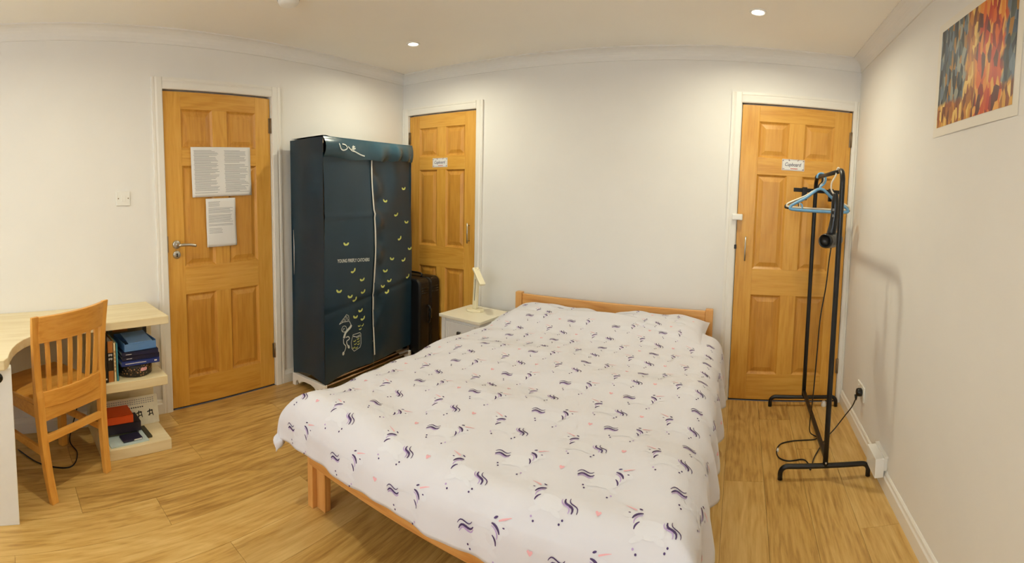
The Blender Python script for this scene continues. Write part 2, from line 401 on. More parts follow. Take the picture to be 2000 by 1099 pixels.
# lever handle on door 1
lv = MB().lathe([(0.026, 0.0), (0.026, -0.008), (0.022, -0.011), (0.0, -0.011)], (0.058, 0.006, 1.045), 'y', 24, cap=False)
lv.build('rose', M_STEEL, d1)
P = smooth_path([(0.058, 0.0, 1.045), (0.058, -0.035, 1.045), (0.064, -0.05, 1.045), (0.085, -0.054, 1.046), (0.125, -0.054, 1.044), (0.165, -0.053, 1.036)], 5)
MB().tube(P, [0.0095]*len(P), 10).build('lever_handle', M_STEEL, d1)
es = MB().lathe([(0.025, 0.0), (0.025, -0.006), (0.022, -0.009), (0.0, -0.009)], (0.058, 0.006, 0.982), 'y', 24, cap=False).build('escutcheon', M_STEEL, d1)
kh = MB().disc((0.058, 0.986), 0.0055, 0.0055, lambda u, v: (u, -0.0037, v)); kh.add([(0.0545, -0.0037, 0.984), (0.0615, -0.0037, 0.984), (0.0625, -0.0037, 0.969), (0.0535, -0.0037, 0.969)], [(0, 1, 2, 3)])
kh.build('keyhole', M_BLACKP, es)
MB().box((-0.004, -0.001, 1.0), (0.004, 0.007, 1.1)).build('latch_plate', M_HINGE, d1)
def bar_pull(d, x, z0, z1):
    b = MB().tube([(x, -0.026, z0), (x, -0.026, z1)], 0.0055, 10)
    for z_ in (z0+0.02, z1-0.02): b.tube([(x, 0.008, z_), (x, -0.026, z_)], 0.004, 8)
    b.build('bar_handle', M_STEEL, d)
bar_pull(d2, D2W-0.055, 0.945, 1.105)
bar_pull(d3, 0.062, 0.955, 1.115)
lk = MB().box((-0.035, -0.04, 1.222), (0.035, 0.004, 1.262)); lk.build('safety_latch', M_WHITEP, d3, 0.006)
MB().box((-0.012, -0.02, 1.03), (0.004, 0.006, 1.058)).build('catch', M_BLACKP, d3, 0.003)
MB().box((-0.004, -0.006, 0.93), (0.004, 0.006, 0.965)).build('catch', M_HINGE, d2)

# ------------------------------------------------------------------ downlights
M_GLOW = mat('lamp_glow', (1, 1, 1, 1), 0.5, emit=(1.0, 0.93, 0.80, 1), estr=30)
def downlight(x, y, label, power=LAMP_W):
    t = thing('downlight', label, 'ceiling light', (x, y, ZC), group='recessed ceiling downlights')
    MB().lathe([(0.030, -0.001), (0.034, -0.006), (0.042, -0.006), (0.046, -0.003), (0.046, 0.0)], seg=32, cap=False).build('bezel', M_WHITEP, t)
    MB().lathe([(0.031, -0.002), (0.0001, -0.0035)], seg=28, cap=False).build('lens', M_GLOW, t)
    l = bpy.data.lights.new('downlight_bulb', 'AREA'); l.shape = 'DISK'; l.size = 0.07; l.energy = power; l.color = LAMP_COLOR; l.spread = math.radians(165)
    lo = bpy.data.objects.new('bulb', l); C.objects.link(lo); lo.parent = t; lo.location = (0, 0, -0.012)
    return t
downlight(-2.064, 2.492, 'lit ceiling downlight above the dark fabric wardrobe')
downlight(0.036, 2.509, 'lit ceiling downlight near the cupboard door with the clothes rack')
downlight(-1.62, 0.34, 'ceiling downlight above the chair at the desk', 7.5)
downlight(0.036, 0.50, 'ceiling downlight above the viewer beside the bed', 2.0)
downlight(-2.05, -1.5, 'ceiling downlight by the window above the desk end', 4.0)
downlight(0.036, -1.5, 'ceiling downlight by the window near the painting wall', 4.0)
sa = thing('smoke_alarm', 'round white smoke alarm at the top edge above the wardrobe', 'smoke alarm', (-2.02, 1.455, ZC))
MB().lathe([(0.055, 0), (0.055, -0.012), (0.048, -0.026), (0.03, -0.032), (0.0001, -0.033)], seg=32, cap=False).build('housing', M_WHITEP, sa)
MB().lathe([(0.058, 0), (0.058, -0.006), (0.0545, -0.006)], seg=32, cap=False).build('base_ring', mat('grey_plastic', srgb(190, 186, 178), 0.5), sa)

# ------------------------------------------------------------------ bed
M_DUVET = mat('duvet_cotton', srgb(219, 217, 224), 0.85, noise=0.012, nscale=9, bump=0.45, bscale=22, sheen=0.15)
M_UNI = mat('print_white', srgb(222, 221, 228), 0.85)
M_PUR = mat('print_dark_purple', srgb(78, 58, 104), 0.85)
M_LIL = mat('print_lilac', srgb(186, 160, 208), 0.85)
M_PNK = mat('print_pink', srgb(238, 178, 186), 0.85)
BX0, BX1, BY0, BY1 = -1.562, -0.150, 1.185, 3.125
bw = BX1-BX0; bl = BY1-BY0
bed = thing('bed_frame', 'pine double bed frame with low plank headboard', 'bed', (BX0, BY0, 0))
for x in (0, bw-0.05):
    MB().box((x, bl-0.065, 0), (x+0.05, bl-0.02, 0.628)).build('headboard_post', M_PINEZ, bed, 0.004)
MB().box((0.05, bl-0.055, 0.47), (bw-0.05, bl-0.030, 0.615)).build('headboard_plank', M_PINEX, bed, 0.004)
MB().box((0.05, bl-0.055, 0.28), (bw-0.05, bl-0.030, 0.40)).build('headboard_plank', M_PINEX, bed, 0.004)
for x in (0.0, bw-0.09):
    lg = MB().box((x, 0.0, 0), (x+0.035, 0.09, 0.30)); lg.build('foot_leg', M_PINEZ, bed, 0.003)
    x2 = x+0.035 if x == 0 else x
    MB().box((x+0.035, 0.022, 0), (x+0.09, 0.055, 0.30)).build('foot_leg', M_PINEZ, bed, 0.003)
MB().box((0.036, -0.020, 0.208), (bw-0.036, 0.004, 0.33)).build('foot_rail', M_PINEX, bed, 0.004)
for x in (-0.022, bw): MB().box((x, 0.0, 0.222), (x+0.022, bl-0.065, 0.33)).build('side_rail', M_PINEY, bed, 0.004)
for i in range(14): MB().box((0.0, 0.10+i*0.125, 0.29), (bw, 0.17+i*0.125, 0.308)).build('slat', M_PINEX, bed)
mt_ = MB().box((BX0+0.02, BY0+0.02, 0.31), (BX1-0.02, BY1-0.075, 0.455)).build('mattress', mat('mattress_ticking', srgb(228, 226, 222), 0.9, noise=0.02), bevel=0.04, seg=4)
tag(mt_, 'white mattress hidden under the unicorn duvet on the pine bed', 'mattress')

rng = np.random.RandomState(3)
WV = [(rng.uniform(-1, 1)*k, rng.uniform(-1, 1)*k, rng.uniform(0, 6.28), a) for k, a in [(9, .006), (9, .006), (14, .004), (14, .0045), (22, .003), (22, .003), (34, .0016), (34, .0016), (48, .001)]]
def wrinkle(a, b): return 1.25*sum(A*math.sin(kx*a+ky*b+ph) for kx, ky, ph, A in WV)
BCX = (BX0+BX1)/2; HW = bw/2
R_ = 0.12
def prof1(s, drop):
    """overhang distance s beyond the start of the rounded edge -> (outward, down)"""
    if s <= 0: return 0.0, 0.0
    q = R_*PI/2
    if s < q: return R_*math.sin(s/R_), R_*(1-math.cos(s/R_))
    t = s-q
    return R_+0.10*t-0.25*t*t, R_+t
EX = HW-0.03; EY = BY0+0.005        # where the rounded edge starts
A_MAX_L, A_MAX_R = EX+0.205, EX+0.33; B_MIN = EY-0.250; B_MAX = 2.80
def duvet(a, b, lift=0.0):
    """cloth coords: a across the bed from its middle, b along the bed -> world point"""
    aw_ = 1.0
    # the duvet is narrower towards the pillows on the nightstand side
    ex_l = EX - 0.02*max(0, min(1, (b-2.1)/0.7)) - 0.05
    if a < 0: ox, dx = prof1(-a-ex_l, 0); x = -min(-a, ex_l)-ox*(1-0.55*max(0, min(1, (b-2.0)/0.6)))
    else: ox, dx = prof1(a-EX, 0); x = min(a, EX)+ox
    oy, dy = prof1(EY-b, 0); y = max(b, EY)-oy
    drop = (dx**3+dy**3)**(1/3) if (dx > 0 and dy > 0) else dx+dy
    if dx > 0 and dy > 0:          # corner swings outwards as it falls
        k = min(dx, dy); x += (-0.02 if a < 0 else 0.02)*k/0.3; y -= 0.0
    wr = wrinkle(a, b)
    # side folds
    if dx > 0.03:
        k = min(1, (dx-0.03)/0.2); sgn = -1 if a < 0 else 1
        x += sgn*k*(0.016*math.sin(b*24+1.3*math.sin(b*7))+0.010*math.sin(b*41+2))
    if dy > 0.03:
        k = min(1, (dy-0.03)/0.2)
        y -= k*(0.006*math.sin(a*13+1.2*math.sin(a*5+1))+0.005*math.sin(a*29)+0.003*math.sin(a*57))
    crown = 0.030*(1-min(1, (a/EX)**2))*min(1, max(0, (b-EY)/0.4)) + 0.012*max(0, min(1, (b-EY)/1.2))
    z = 0.515+crown-drop+wr*(0.9 if drop < 0.12 else 0.6)
    # diagonal tension creases at the foot
    z += 0.006*math.sin(16*(a+0.7*b))*max(0, 1-abs(b-EY-0.02)/0.35)
    # rises over the pillows' lower edge
    h_ = max(0.0, min(1.0, (b-2.46)/0.26)); z += 0.058*h_*h_*(3-2*h_)*max(0.0, min(1.0, (EX+0.02-abs(a))/0.16))
    return (BCX+x, y-(wr*0.5 if dy > 0.06 else 0), max(z, 0.03))
def duvet_n(a, b, h):
    e = 0.004
    p = Vector(duvet(a, b)); pu = Vector(duvet(a+e, b)); pv = Vector(duvet(a, b+e))
    n = (pu-p).cross(pv-p); n.normalize(); return p+n*h
NU, NV = 170, 200
g = MB().grid(lambda u, v: duvet(-A_MAX_L+u*(A_MAX_L+A_MAX_R), B_MIN+v*(B_MAX-B_MIN)), NU, NV)
dv = g.build('duvet', M_DUVET, fixn=False)
sd = dv.modifiers.new('thick', 'SOLIDIFY'); sd.thickness = 0.022; sd.offset = -1
tag(dv, 'pale pink duvet printed with white unicorns, spread over the bed', 'duvet')
def sinu(x0, y0, L, A, ang, n=9, ph=0):
    out = []
    for i in range(n):
        t = i/(n-1); x = (t-0.5)*L; y = A*math.sin(t*PI*1.9+ph)
        out.append((x0+x*math.cos(ang)-y*math.sin(ang), y0+x*math.sin(ang)+y*math.cos(ang)))
    return out
def tap(w, n=9): return [w*(0.35+0.65*math.sin(PI*min(1, max(0, (i+0.4)/(n-0.2))))) for i in range(n)]
def arcs(x0, y0, r, a0, a1, n=9): return [(x0+r*math.cos(a0+(a1-a0)*i/(n-1)), y0+r*math.sin(a0+(a1-a0)*i/(n-1))) for i in range(n)]
def unicorn(bufs, cx, cy, mir, fn, sc=1.0, lift=1.0):
    W_, Pp, Li, Pk = bufs
    s = -1 if mir else 1
    def T(h): return lambda u, v: fn(cx+s*u*sc, cy+v*sc, h)
    f0, f1 = T(0.0008*lift), T(0.0014*lift)
    # white body, neck, head and folded legs
    W_.disc((0.0, 0.0), 0.042, 0.024, f0, 0.1); W_.disc((0.036, 0.020), 0.020, 0.016, f0, 0.7); W_.disc((0.052, 0.036), 0.019, 0.012, f0, -0.25)
    W_.disc((0.026, -0.024), 0.018, 0.007, f0, -0.5); W_.disc((-0.026, -0.022), 0.018, 0.007, f0, 0.5)
    # tail
    t = -0.055
    if not mir:
        Pp.ribbon(sinu(t, 0.006, 0.046, 0.0065, 0.35), tap(0.0062), f1); Li.ribbon(sinu(t+0.001, 0.000, 0.044, 0.0065, 0.35), tap(0.004), f1); Pp.ribbon(sinu(t-0.004, 0.017, 0.046, 0.0065, 0.35), tap(0.0034), f1)
    else:
        Pp.ribbon(sinu(t, 0.004, 0.044, 0.0065, 1.0), tap(0.0068), f1); Li.ribbon(sinu(t+0.008, 0.002, 0.042, 0.0065, 1.0), tap(0.004), f1); Pp.ribbon(sinu(t-0.012, 0.008, 0.046, 0.0065, 1.0), tap(0.0034), f1)
    # mane
    Pp.ribbon(arcs(0.022, 0.018, 0.024, 0.2, 1.6), tap(0.0066), f1); Li.ribbon(arcs(0.020, 0.016, 0.020, -0.3, 1.5), tap(0.004), f1)
    Pp.ribbon(arcs(0.014, -0.002, 0.022, -0.1, 1.0), tap(0.0050), f1)
    # horn, eye
    Pk.ribbon([(0.040, 0.052), (0.056, 0.058), (0.070, 0.062)], [0.004, 0.003, 0.001], f1)
    Pp.disc((0.030, 0.056), 0.0055, 0.0022, f1, 0.4, 8); Pp.disc((0.056, 0.040), 0.0035, 0.0018, f1, 0, 7)
    # sparkles under it
    Pp.disc((-0.05, -0.034), 0.003, 0.003, f1, 0, 6); Pp.disc((-0.044, -0.044), 0.003, 0.003, f1, 0, 6)
    Li.disc((0.030, -0.045), 0.003, 0.003, f1, 0, 6); Pp.disc((0.022, -0.054), 0.003, 0.003, f1, 0, 6)
def heart(buf, cx, cy, fn, h):
    buf.add([fn(cx+x*0.0085, cy+y*0.0085, h) for x, y in [(0, -1), (0.55, -0.4), (1, 0.3), (0.75, 0.8), (0.3, 0.8), (0, 0.4), (-0.3, 0.8), (-0.75, 0.8), (-1, 0.3), (-0.55, -0.4)]], [tuple(range(10))])
def print_set(parent, fn, rows, orig=None):
    bufs = [MB() for _ in range(4)]
    for cx, cy, mir, sc in rows['uni']: unicorn(bufs, cx, cy, mir, fn, sc)
    for cx, cy in rows['heart']: heart(bufs[3], cx, cy, fn, 0.0013)
    for mb, m_, nm in zip(bufs, (M_UNI, M_PUR, M_LIL, M_PNK), ('white_unicorn_print', 'purple_mane_print', 'lilac_mane_print', 'pink_heart_print')):
        if orig is not None: mb.v = [tuple(Vector(p)-Vector(orig)) for p in mb.v]
        o = mb.build(nm, m_, parent, fixn=False); o['kind'] = 'stuff'
uni, hrt = [], []
r_ = 0
for k in range(-3, 12):
    bb = 1.41 + 0.136*k
    odd = (k % 2 == 1)         # odd rows: A (tail to the left)
    for j in range(-5, 6):
        ax = (-0.47 if not odd else -0.35) + 0.278*j - BCX
        if -A_MAX_L+0.08 < ax < A_MAX_R-0.10 and B_MIN+0.045 < bb < B_MAX-0.12:
            uni.append((ax, bb, not odd, 1.08)); 
            if (j+k) % 2 == 0: hrt.append((ax+0.14, bb+0.01))
print_set(dv, duvet_n, {'uni': uni, 'heart': hrt})

# pillows in matching cases
def pillow(x0, x1, y0, y1, zb, h, tilt, label, seed):
    cx, cy = (x0+x1)/2, (y0+y1)/2; a, b_ = (x1-x0)/2, (y1-y0)/2
    rr = np.random.RandomState(seed); ph = rr.uniform(0, 6, 6)
    t = thing('pillow', label, 'pillow', (cx, cy, zb), group='pillows at the headboard')
    def S(u, v, top=True):
        # u,v in -1..1; edges pull in between the corners
        pin = 0.05
        x = a*u*(1-pin*(1-v*v)*abs(u)**3); y = b_*v*(1-pin*1.4*(1-u*u)*abs(v)**3)
        e = max(0, (1-abs(u)**2.6))*max(0, (1-abs(v)**2.6))
        th = h*e**0.5
        wr = 0.006*math.sin(5*u+3*v+ph[0])+0.004*math.sin(9*u-4*v+ph[1])+0.003*math.sin(14*v+6*u+ph[2])
        z = (th*0.68+wr*e**0.3) if top else -th*0.32
        z += tilt*(y+b_) + 0.012*(abs(u)*abs(v))**3 + 0.33*h
        return (x, y, z)
    mb = MB(); mb.grid(lambda u, v: S(2*u-1, 2*v-1), 30, 22); mb.grid(lambda u, v: S(1-2*u, 2*v-1, False), 30, 22)
    o = mb.build('pillowcase', M_DUVET, t)
    def fn(p, q, hh):
        u, v = p/a, q/b_; e = 0.01
        p0 = Vector(S(u, v)); n = (Vector(S(u+e, v))-p0).cross(Vector(S(u, v+e))-p0); n.normalize(); return p0+n*hh
    U, H_ = [], []
    for k, bb in enumerate((-0.10, 0.05, 0.16)):
        for j in range(-2, 3):
            ax = (0.07 if k % 2 else -0.05)+0.262*j+0.02*seed
            if abs(ax) < a-0.10 and abs(bb) < b_-0.05: U.append((ax, bb, k % 2 == 0, 0.9)); H_.append((ax+0.13, bb) if ax+0.13 < a-0.05 else (ax-0.13, bb))
    print_set(o, fn, {'uni': U, 'heart': H_})
    return t
pillow(-1.50, -0.845, 2.60, 3.04, 0.462, 0.13, 0.05, 'unicorn print pillow on the nightstand side of the bed', 1)
pillow(-0.825, -0.165, 2.60, 3.04, 0.462, 0.135, 0.07, 'unicorn print pillow on the clothes rack side of the bed', 2)

# ------------------------------------------------------------------ fabric wardrobe
M_COVER = mat('wardrobe_oxford_fabric', srgb(30, 54, 70), 0.29, noise=0.10, nscale=5, bump=0.35, bscale=14)
M_COVERS = mat('wardrobe_satin_valance', srgb(48, 78, 92), 0.24, noise=0.06, nscale=6, bump=0.5, bscale=16)
M_PIPE = mat('wardrobe_tube', srgb(196, 190, 180), 0.35, 0.6)
M_ROD = mat('copper_tone_rod', srgb(170, 140, 110), 0.35, 0.7)
M_PRINTW = mat('print_offwhite', srgb(214, 220, 216), 0.8)
M_FIREFLY = mat('print_firefly_yellow', srgb(206, 212, 118), 0.8)
WW, WD, WH = 0.925, 0.325, 1.705
wd = thing('fabric_wardrobe', 'dark teal zip-up fabric wardrobe with firefly print', 'wardrobe', (-2.335, 1.925, 0), math.radians(93.0))
def front_y(x, z):
    f = -0.010*math.sin(PI*x/WW)*0.6
    d_ = x-0.468
    if d_ > 0: f += 0.013*math.exp(-((d_-0.05)/0.05)**2)*math.sin(z*26+5*d_)*(0.4+0.6*math.exp(-((z-1.05)/0.4)**2)) + 0.016*math.exp(-((d_-0.14)/0.10)**2)*math.exp(-((z-1.42)/0.16)**2)
    else: f += 0.006*math.sin(7*z+9*x)*math.exp(-(d_/0.25)**2)
    f -= 0.006*math.exp(-((z-1.19)/0.012)**2)*(0.4+0.6*(x < 0.47))
    f += 0.005*math.sin(4*z+2*x)+0.003*math.sin(11*x-6*z) + 0.004*math.exp(-((z-0.55-0.12*x)/0.015)**2)
    return 1.3*f-0.006
def hem(x): return 0.085+0.055*(x/WW)*0.6+0.030*math.sin(PI*x/WW)**2+0.012*math.sin(9*x)
for nm, xa, xb in (('front_panel', 0.0, 0.4615), ('front_panel', 0.4745, WW)):
    MB().grid(lambda u, v: ((lambda x, z: (x, front_y(x, z), z))(xa+(xb-xa)*u, hem(xa+(xb-xa)*u)+(1.60-hem(xa+(xb-xa)*u))*v)), 40, 90).build(nm, M_COVER, wd, fixn=False)
# zip
zp = MB(); zp.ribbon([(0.468+0.004*math.sin(z*3), z) for z in np.linspace(0.175, 1.60, 50)], 0.014, lambda u, v: (u, front_y(0.46, v)-0.006, v)); zp.build('zip', mat('zip_tape', srgb(214, 212, 206), 0.5), wd, fixn=False)
MB().ribbon([(0.468, z) for z in np.linspace(0.10, 0.18, 6)], 0.016, lambda u, v: (u, front_y(u, v)+0.001, v)).build('zip_flap', M_COVER, wd, fixn=False)
# sides, back, top
for x, sg in ((0.0, -1), (WW, 1)):
    MB().grid(lambda u, v: (x+sg*(0.004*math.sin(3*v*PI)+0.003*math.sin(8*u+5*v)), -0.006+WD*u, (0.085 if x == 0 else 0.14)+0.03*math.sin(PI*u)+(1.70-0.085-0.03*math.sin(PI*u))*v if x == 0 else 0.14+(1.565)*v), 12, 40).build('side_panel', M_COVER, wd)
MB().box((0, WD-0.006, 0.12), (WW, WD-0.002, 1.70)).build('back_panel', M_COVER, wd)
MB().grid(lambda u, v: (WW*u, -0.006+WD*v, 1.700+0.010*math.exp(-((u-0.02)/0.05)**2)-0.006*math.sin(PI*u)*math.sin(PI*v)), 30, 10).build('top_panel', M_COVER, wd)
# valance: gathered front flap under the top edge
def val(u, v):
    x = -0.004+(WW+0.008)*u
    lo_ = 1.572 + 0.010*math.sin(PI*u*1.0)*(-1) + 0.012*max(0, u-0.5) + 0.006*math.sin(u*17)
    top_ = 1.703-0.004*math.sin(PI*u)
    z = lo_+(top_-lo_)*v
    bul = 0.030*math.sin(PI*min(1, v*1.05))**0.8*(0.6+0.4*math.sin(u*9+1))
    fold = 0.016*math.sin(38*u+3*math.sin(6*u))*math.exp(-((u-0.70)/0.22)**2)*(1-v)*1.6
    return (x, -0.014-bul-fold, z)
MB().grid(val, 90, 16).build('valance', M_COVERS, wd, fixn=False)
def vfn(x, z):
    u = (x+0.004)/(WW+0.008); lo_ = val(u, 0)[2]; hi = val(u, 1)[2]; v = (z-lo_)/(hi-lo_)
    p = val(u, max(0, min(1, v))); return (p[0], p[1]-0.003, z)
lg = MB()
for pl in ([(0.113, 1.66), (0.124, 1.628), (0.153, 1.618), (0.188, 1.632), (0.176, 1.652), (0.142, 1.658)], [(0.2, 1.645), (0.235, 1.622), (0.271, 1.616)], [(0.241, 1.643), (0.272, 1.649)], [(0.235, 1.63), (0.278, 1.637)], [(0.254, 1.656), (0.259, 1.615)], [(0.271, 1.616), (0.33, 1.600), (0.38, 1.592)]):
    sp = [(q.x, q.y) for q in smooth_path([(a, c, 0) for a, c in pl], 5)]
    lg.ribbon(sp, 0.008, vfn)
lg.build('doodle_print', M_PRINTW, wd, fixn=False)
fn2 = lambda u, v: (u, front_y(u, v)-0.0022, v)
FF = [[0.836, 1.369], [0.608, 1.279], [0.734, 1.173], [0.862, 1.112], [0.773, 0.992], [0.895, 0.904], [0.674, 0.848], [0.814, 0.824], [0.194, 0.999], [0.261, 0.81], [0.351, 0.737], [0.126, 0.69], [0.366, 0.648], [0.228, 0.638], [0.278, 0.609], [0.339, 0.52], [0.283, 0.486], [0.365, 0.458], [0.599, 0.767], [0.87, 0.688], [0.643, 0.688], [0.564, 0.658], [0.62, 0.607], [0.323, 0.415], [0.361, 0.413], [0.334, 0.391]]
JF = [[0.277, 0.319], [0.311, 0.327], [0.284, 0.296], [0.314, 0.289], [0.269, 0.273], [0.295, 0.267], [0.314, 0.307]]
def firefly(x, z, s, tilt):
    fb = MB(); c, sn_ = math.cos(tilt), math.sin(tilt)
    for sg in (-1, 1):
        q = [(sg*0.002, -0.008), (sg*0.014, -0.007), (sg*0.024, 0.003), (sg*0.024, 0.013), (sg*0.014, 0.012), (sg*0.005, 0.003)]
        fb.add([fn2(x+s*(a*c-d*sn_), z+s*(a*sn_+d*c)) for a, d in q], [tuple(range(6))])
    fb.disc((x, z-0.002*s), 0.0055*s, 0.007*s, fn2, 0, 8)
    return fb
for i, (x, z) in enumerate(FF): firefly(x, z, 1.0 if i < 23 else 0.55, [0.1, -0.15, 0.3, -0.05, 0.5][i % 5]).build('firefly_print', M_FIREFLY, wd, fixn=False)
jr = MB()
for pl in ([[0.259, 0.368], [0.33, 0.368], [0.339, 0.358], [0.339, 0.288], [0.329, 0.264], [0.272, 0.249], [0.25, 0.273], [0.243, 0.316], [0.259, 0.368]], [[0.262, 0.354], [0.296, 0.346], [0.33, 0.352]], [[0.262, 0.360], [0.30, 0.340], [0.334, 0.343]]):
    jr.ribbon(pl, 0.004, fn2)
jo = jr.build('jar_print', M_PRINTW, wd, fixn=False)
for x, z in JF: firefly(x, z, 0.5, 0.2).build('firefly_print', M_FIREFLY, jo, fixn=False)
kd = MB(); SM = lambda pl: [(q.x, q.y) for q in smooth_path([(a, c, 0) for a, c in pl], 4)]
for pl, wv in (([[0.127, 0.468], [0.195, 0.524], [0.214, 0.51], [0.221, 0.472], [0.162, 0.477], [0.127, 0.468]], 0.004), ([[0.221, 0.472], [0.241, 0.44]], 0.004), ([[0.15, 0.475], [0.20, 0.515]], 0.002), ([[0.17, 0.478], [0.212, 0.505]], 0.002), ([[0.195, 0.476], [0.218, 0.49]], 0.002), ([[0.165, 0.498], [0.19, 0.476]], 0.002), ([[0.185, 0.514], [0.215, 0.476]], 0.002), ([[0.147, 0.471], [0.158, 0.486]], 0.002)):
    kd.ribbon(pl, wv, fn2)
for pl, wv in (([[0.241, 0.44], [0.233, 0.428], [0.208, 0.413], [0.186, 0.397], [0.171, 0.364]], 0.018), ([[0.147, 0.426], [0.162, 0.448], [0.187, 0.443], [0.197, 0.42], [0.186, 0.407], [0.161, 0.41], [0.147, 0.426]], 0.004), ([[0.168, 0.36], [0.171, 0.328], [0.192, 0.303], [0.185, 0.278], [0.17, 0.261]], 0.006), ([[0.189, 0.365], [0.215, 0.365], [0.225, 0.347], [0.2, 0.337], [0.203, 0.315], [0.221, 0.29]], 0.007), ([[0.16, 0.415], [0.166, 0.43], [0.178, 0.428]], 0.004)):
    kd.ribbon(SM(pl), wv, fn2)
kd.disc((0.169, 0.258), 0.010, 0.013, fn2); kd.disc((0.219, 0.293), 0.009, 0.014, fn2, 0.5)
kd.build('net_figure_print', M_PRINTW, wd, fixn=False)
tm = text_mesh('YOUNG FIREFLY CATCHERS', 0.028, bold=0.0006)
tv = [v.co for v in tm.vertices]; tw = max(v.x for v in tv)
to = MB().add([fn2(0.116+v.x*0.297/tw, 0.884-0.020*v.x/tw+v.y*1.15) for v in tv], [tuple(p.vertices) for p in tm.polygons]).build('lettering', M_PRINTW, wd, fixn=False)
# tube frame and white base
for x in (0.012, WW-0.012):
    for y in (0.012, WD-0.018): MB().tube([(x, y, 0.06), (x, y, 1.69)], 0.008, 10).build('frame_post', M_PIPE if y > 0.1 else M_ROD, wd)
for z in (0.105,): MB().tube([(0.012, 0.004, z), (WW-0.012, 0.004, z)], 0.006, 8).build('base_rod', M_ROD, wd)
MB().tube([(0.012, 0.002, 0.075), (WW-0.012, 0.002, 0.075)], 0.006, 8).build('base_rod', M_ROD, wd)
MB().box((0.03, 0.03, 0.115), (WW-0.03, WD-0.03, 0.122)).build('bottom_shelf', M_COVER, wd)
def base_end(x):
    pts = [(-0.01, 0), (0.03, 0), (0.035, 0.03), (0.055, 0.045), (0.075, 0.022), (0.095, 0.042), (0.13, 0.052), (WD-0.13, 0.052), (WD-0.095, 0.042), (WD-0.075, 0.022), (WD-0.055, 0.045), (WD-0.04, 0.03), (WD-0.035, 0), (WD-0.002, 0), (WD-0.002, 0.085), (-0.01, 0.085)]
    MB().prism(pts, 'x', x-0.012, x+0.014).build('base_end', M_WHITEP, wd, 0.003)
base_end(0.0); base_end(WW-0.014)

# ------------------------------------------------------------------ suitcase (stands between the wardrobe and the back wall)
M_CASE = mat('suitcase_shell', srgb(20, 19, 20), 0.34, noise=0.08, bump=0.2, bscale=300)
sc_ = thing('suitcase', 'black hard-shell suitcase tucked beside the fabric wardrobe', 'suitcase', (-2.295, 2.862, 0))
def rrect(y0, y1, z0, z1, r, n=5):
    out = []
    for cy_, cz_, a0 in ((y1-r, z1-r, 0), (y0+r, z1-r, PI/2), (y0+r, z0+r, PI), (y1-r, z0+r, 1.5*PI)):
        for k in range(n+1): out.append((cy_+r*math.cos(a0+PI/2*k/n), cz_+r*math.sin(a0+PI/2*k/n)))
    return out
for y0, y1 in ((0.0, 0.122), (0.142, 0.266)):
    MB().prism([(a, z) for a, z in rrect(-0.40, 0.0, 0.06, 0.66, 0.05)], 'y', y0, y1, smooth=False).build('shell', M_CASE, sc_, 0.018, seg=3)
MB().prism([(a, z) for a, z in rrect(-0.395, -0.006, 0.066, 0.654, 0.045)], 'y', 0.118, 0.148).build('zip_band', mat('zip_black', srgb(10, 10, 11), 0.7), sc_)
for z in (0.545, 0.565, 0.585):
    for y0 in (0.028, 0.158): MB().tube([(0.0, y0, z), (0.0, y0+0.082, z)], 0.004, 8).build('rib', M_CASE, sc_)
for y in (0.128, 0.140):
    MB().box((-0.004, y-0.005, 0.33), (0.008, y+0.005, 0.41)).build('zip_pull', M_STEEL, sc_, 0.002)
hp = smooth_path([(0.0, 0.105, 0.30), (0.022, 0.105, 0.32), (0.024, 0.105, 0.42), (0.0, 0.105, 0.44)], 5)
MB().tube(hp, 0.007, 8).build('side_handle', M_BLACKP, sc_)
for x in (-0.34, -0.06):
    for y in (0.05, 0.215):
        MB().lathe([(0.026, -0.011), (0.029, -0.006), (0.029, 0.006), (0.026, 0.011)], (x, y, 0.029), 'x', 16).build('wheel', M_BLACKP, sc_)
        MB().box((x-0.016, y-0.012, 0.030), (x+0.016, y+0.012, 0.064)).build('wheel_fork', M_BLACKP, sc_, 0.003)
MB().tube(smooth_path([(-0.30, 0.133, 0.655), (-0.30, 0.133, 0.685), (-0.10, 0.133, 0.685), (-0.10, 0.133, 0.655)], 5), 0.008, 8).build('carry_handle', M_BLACKP, sc_)

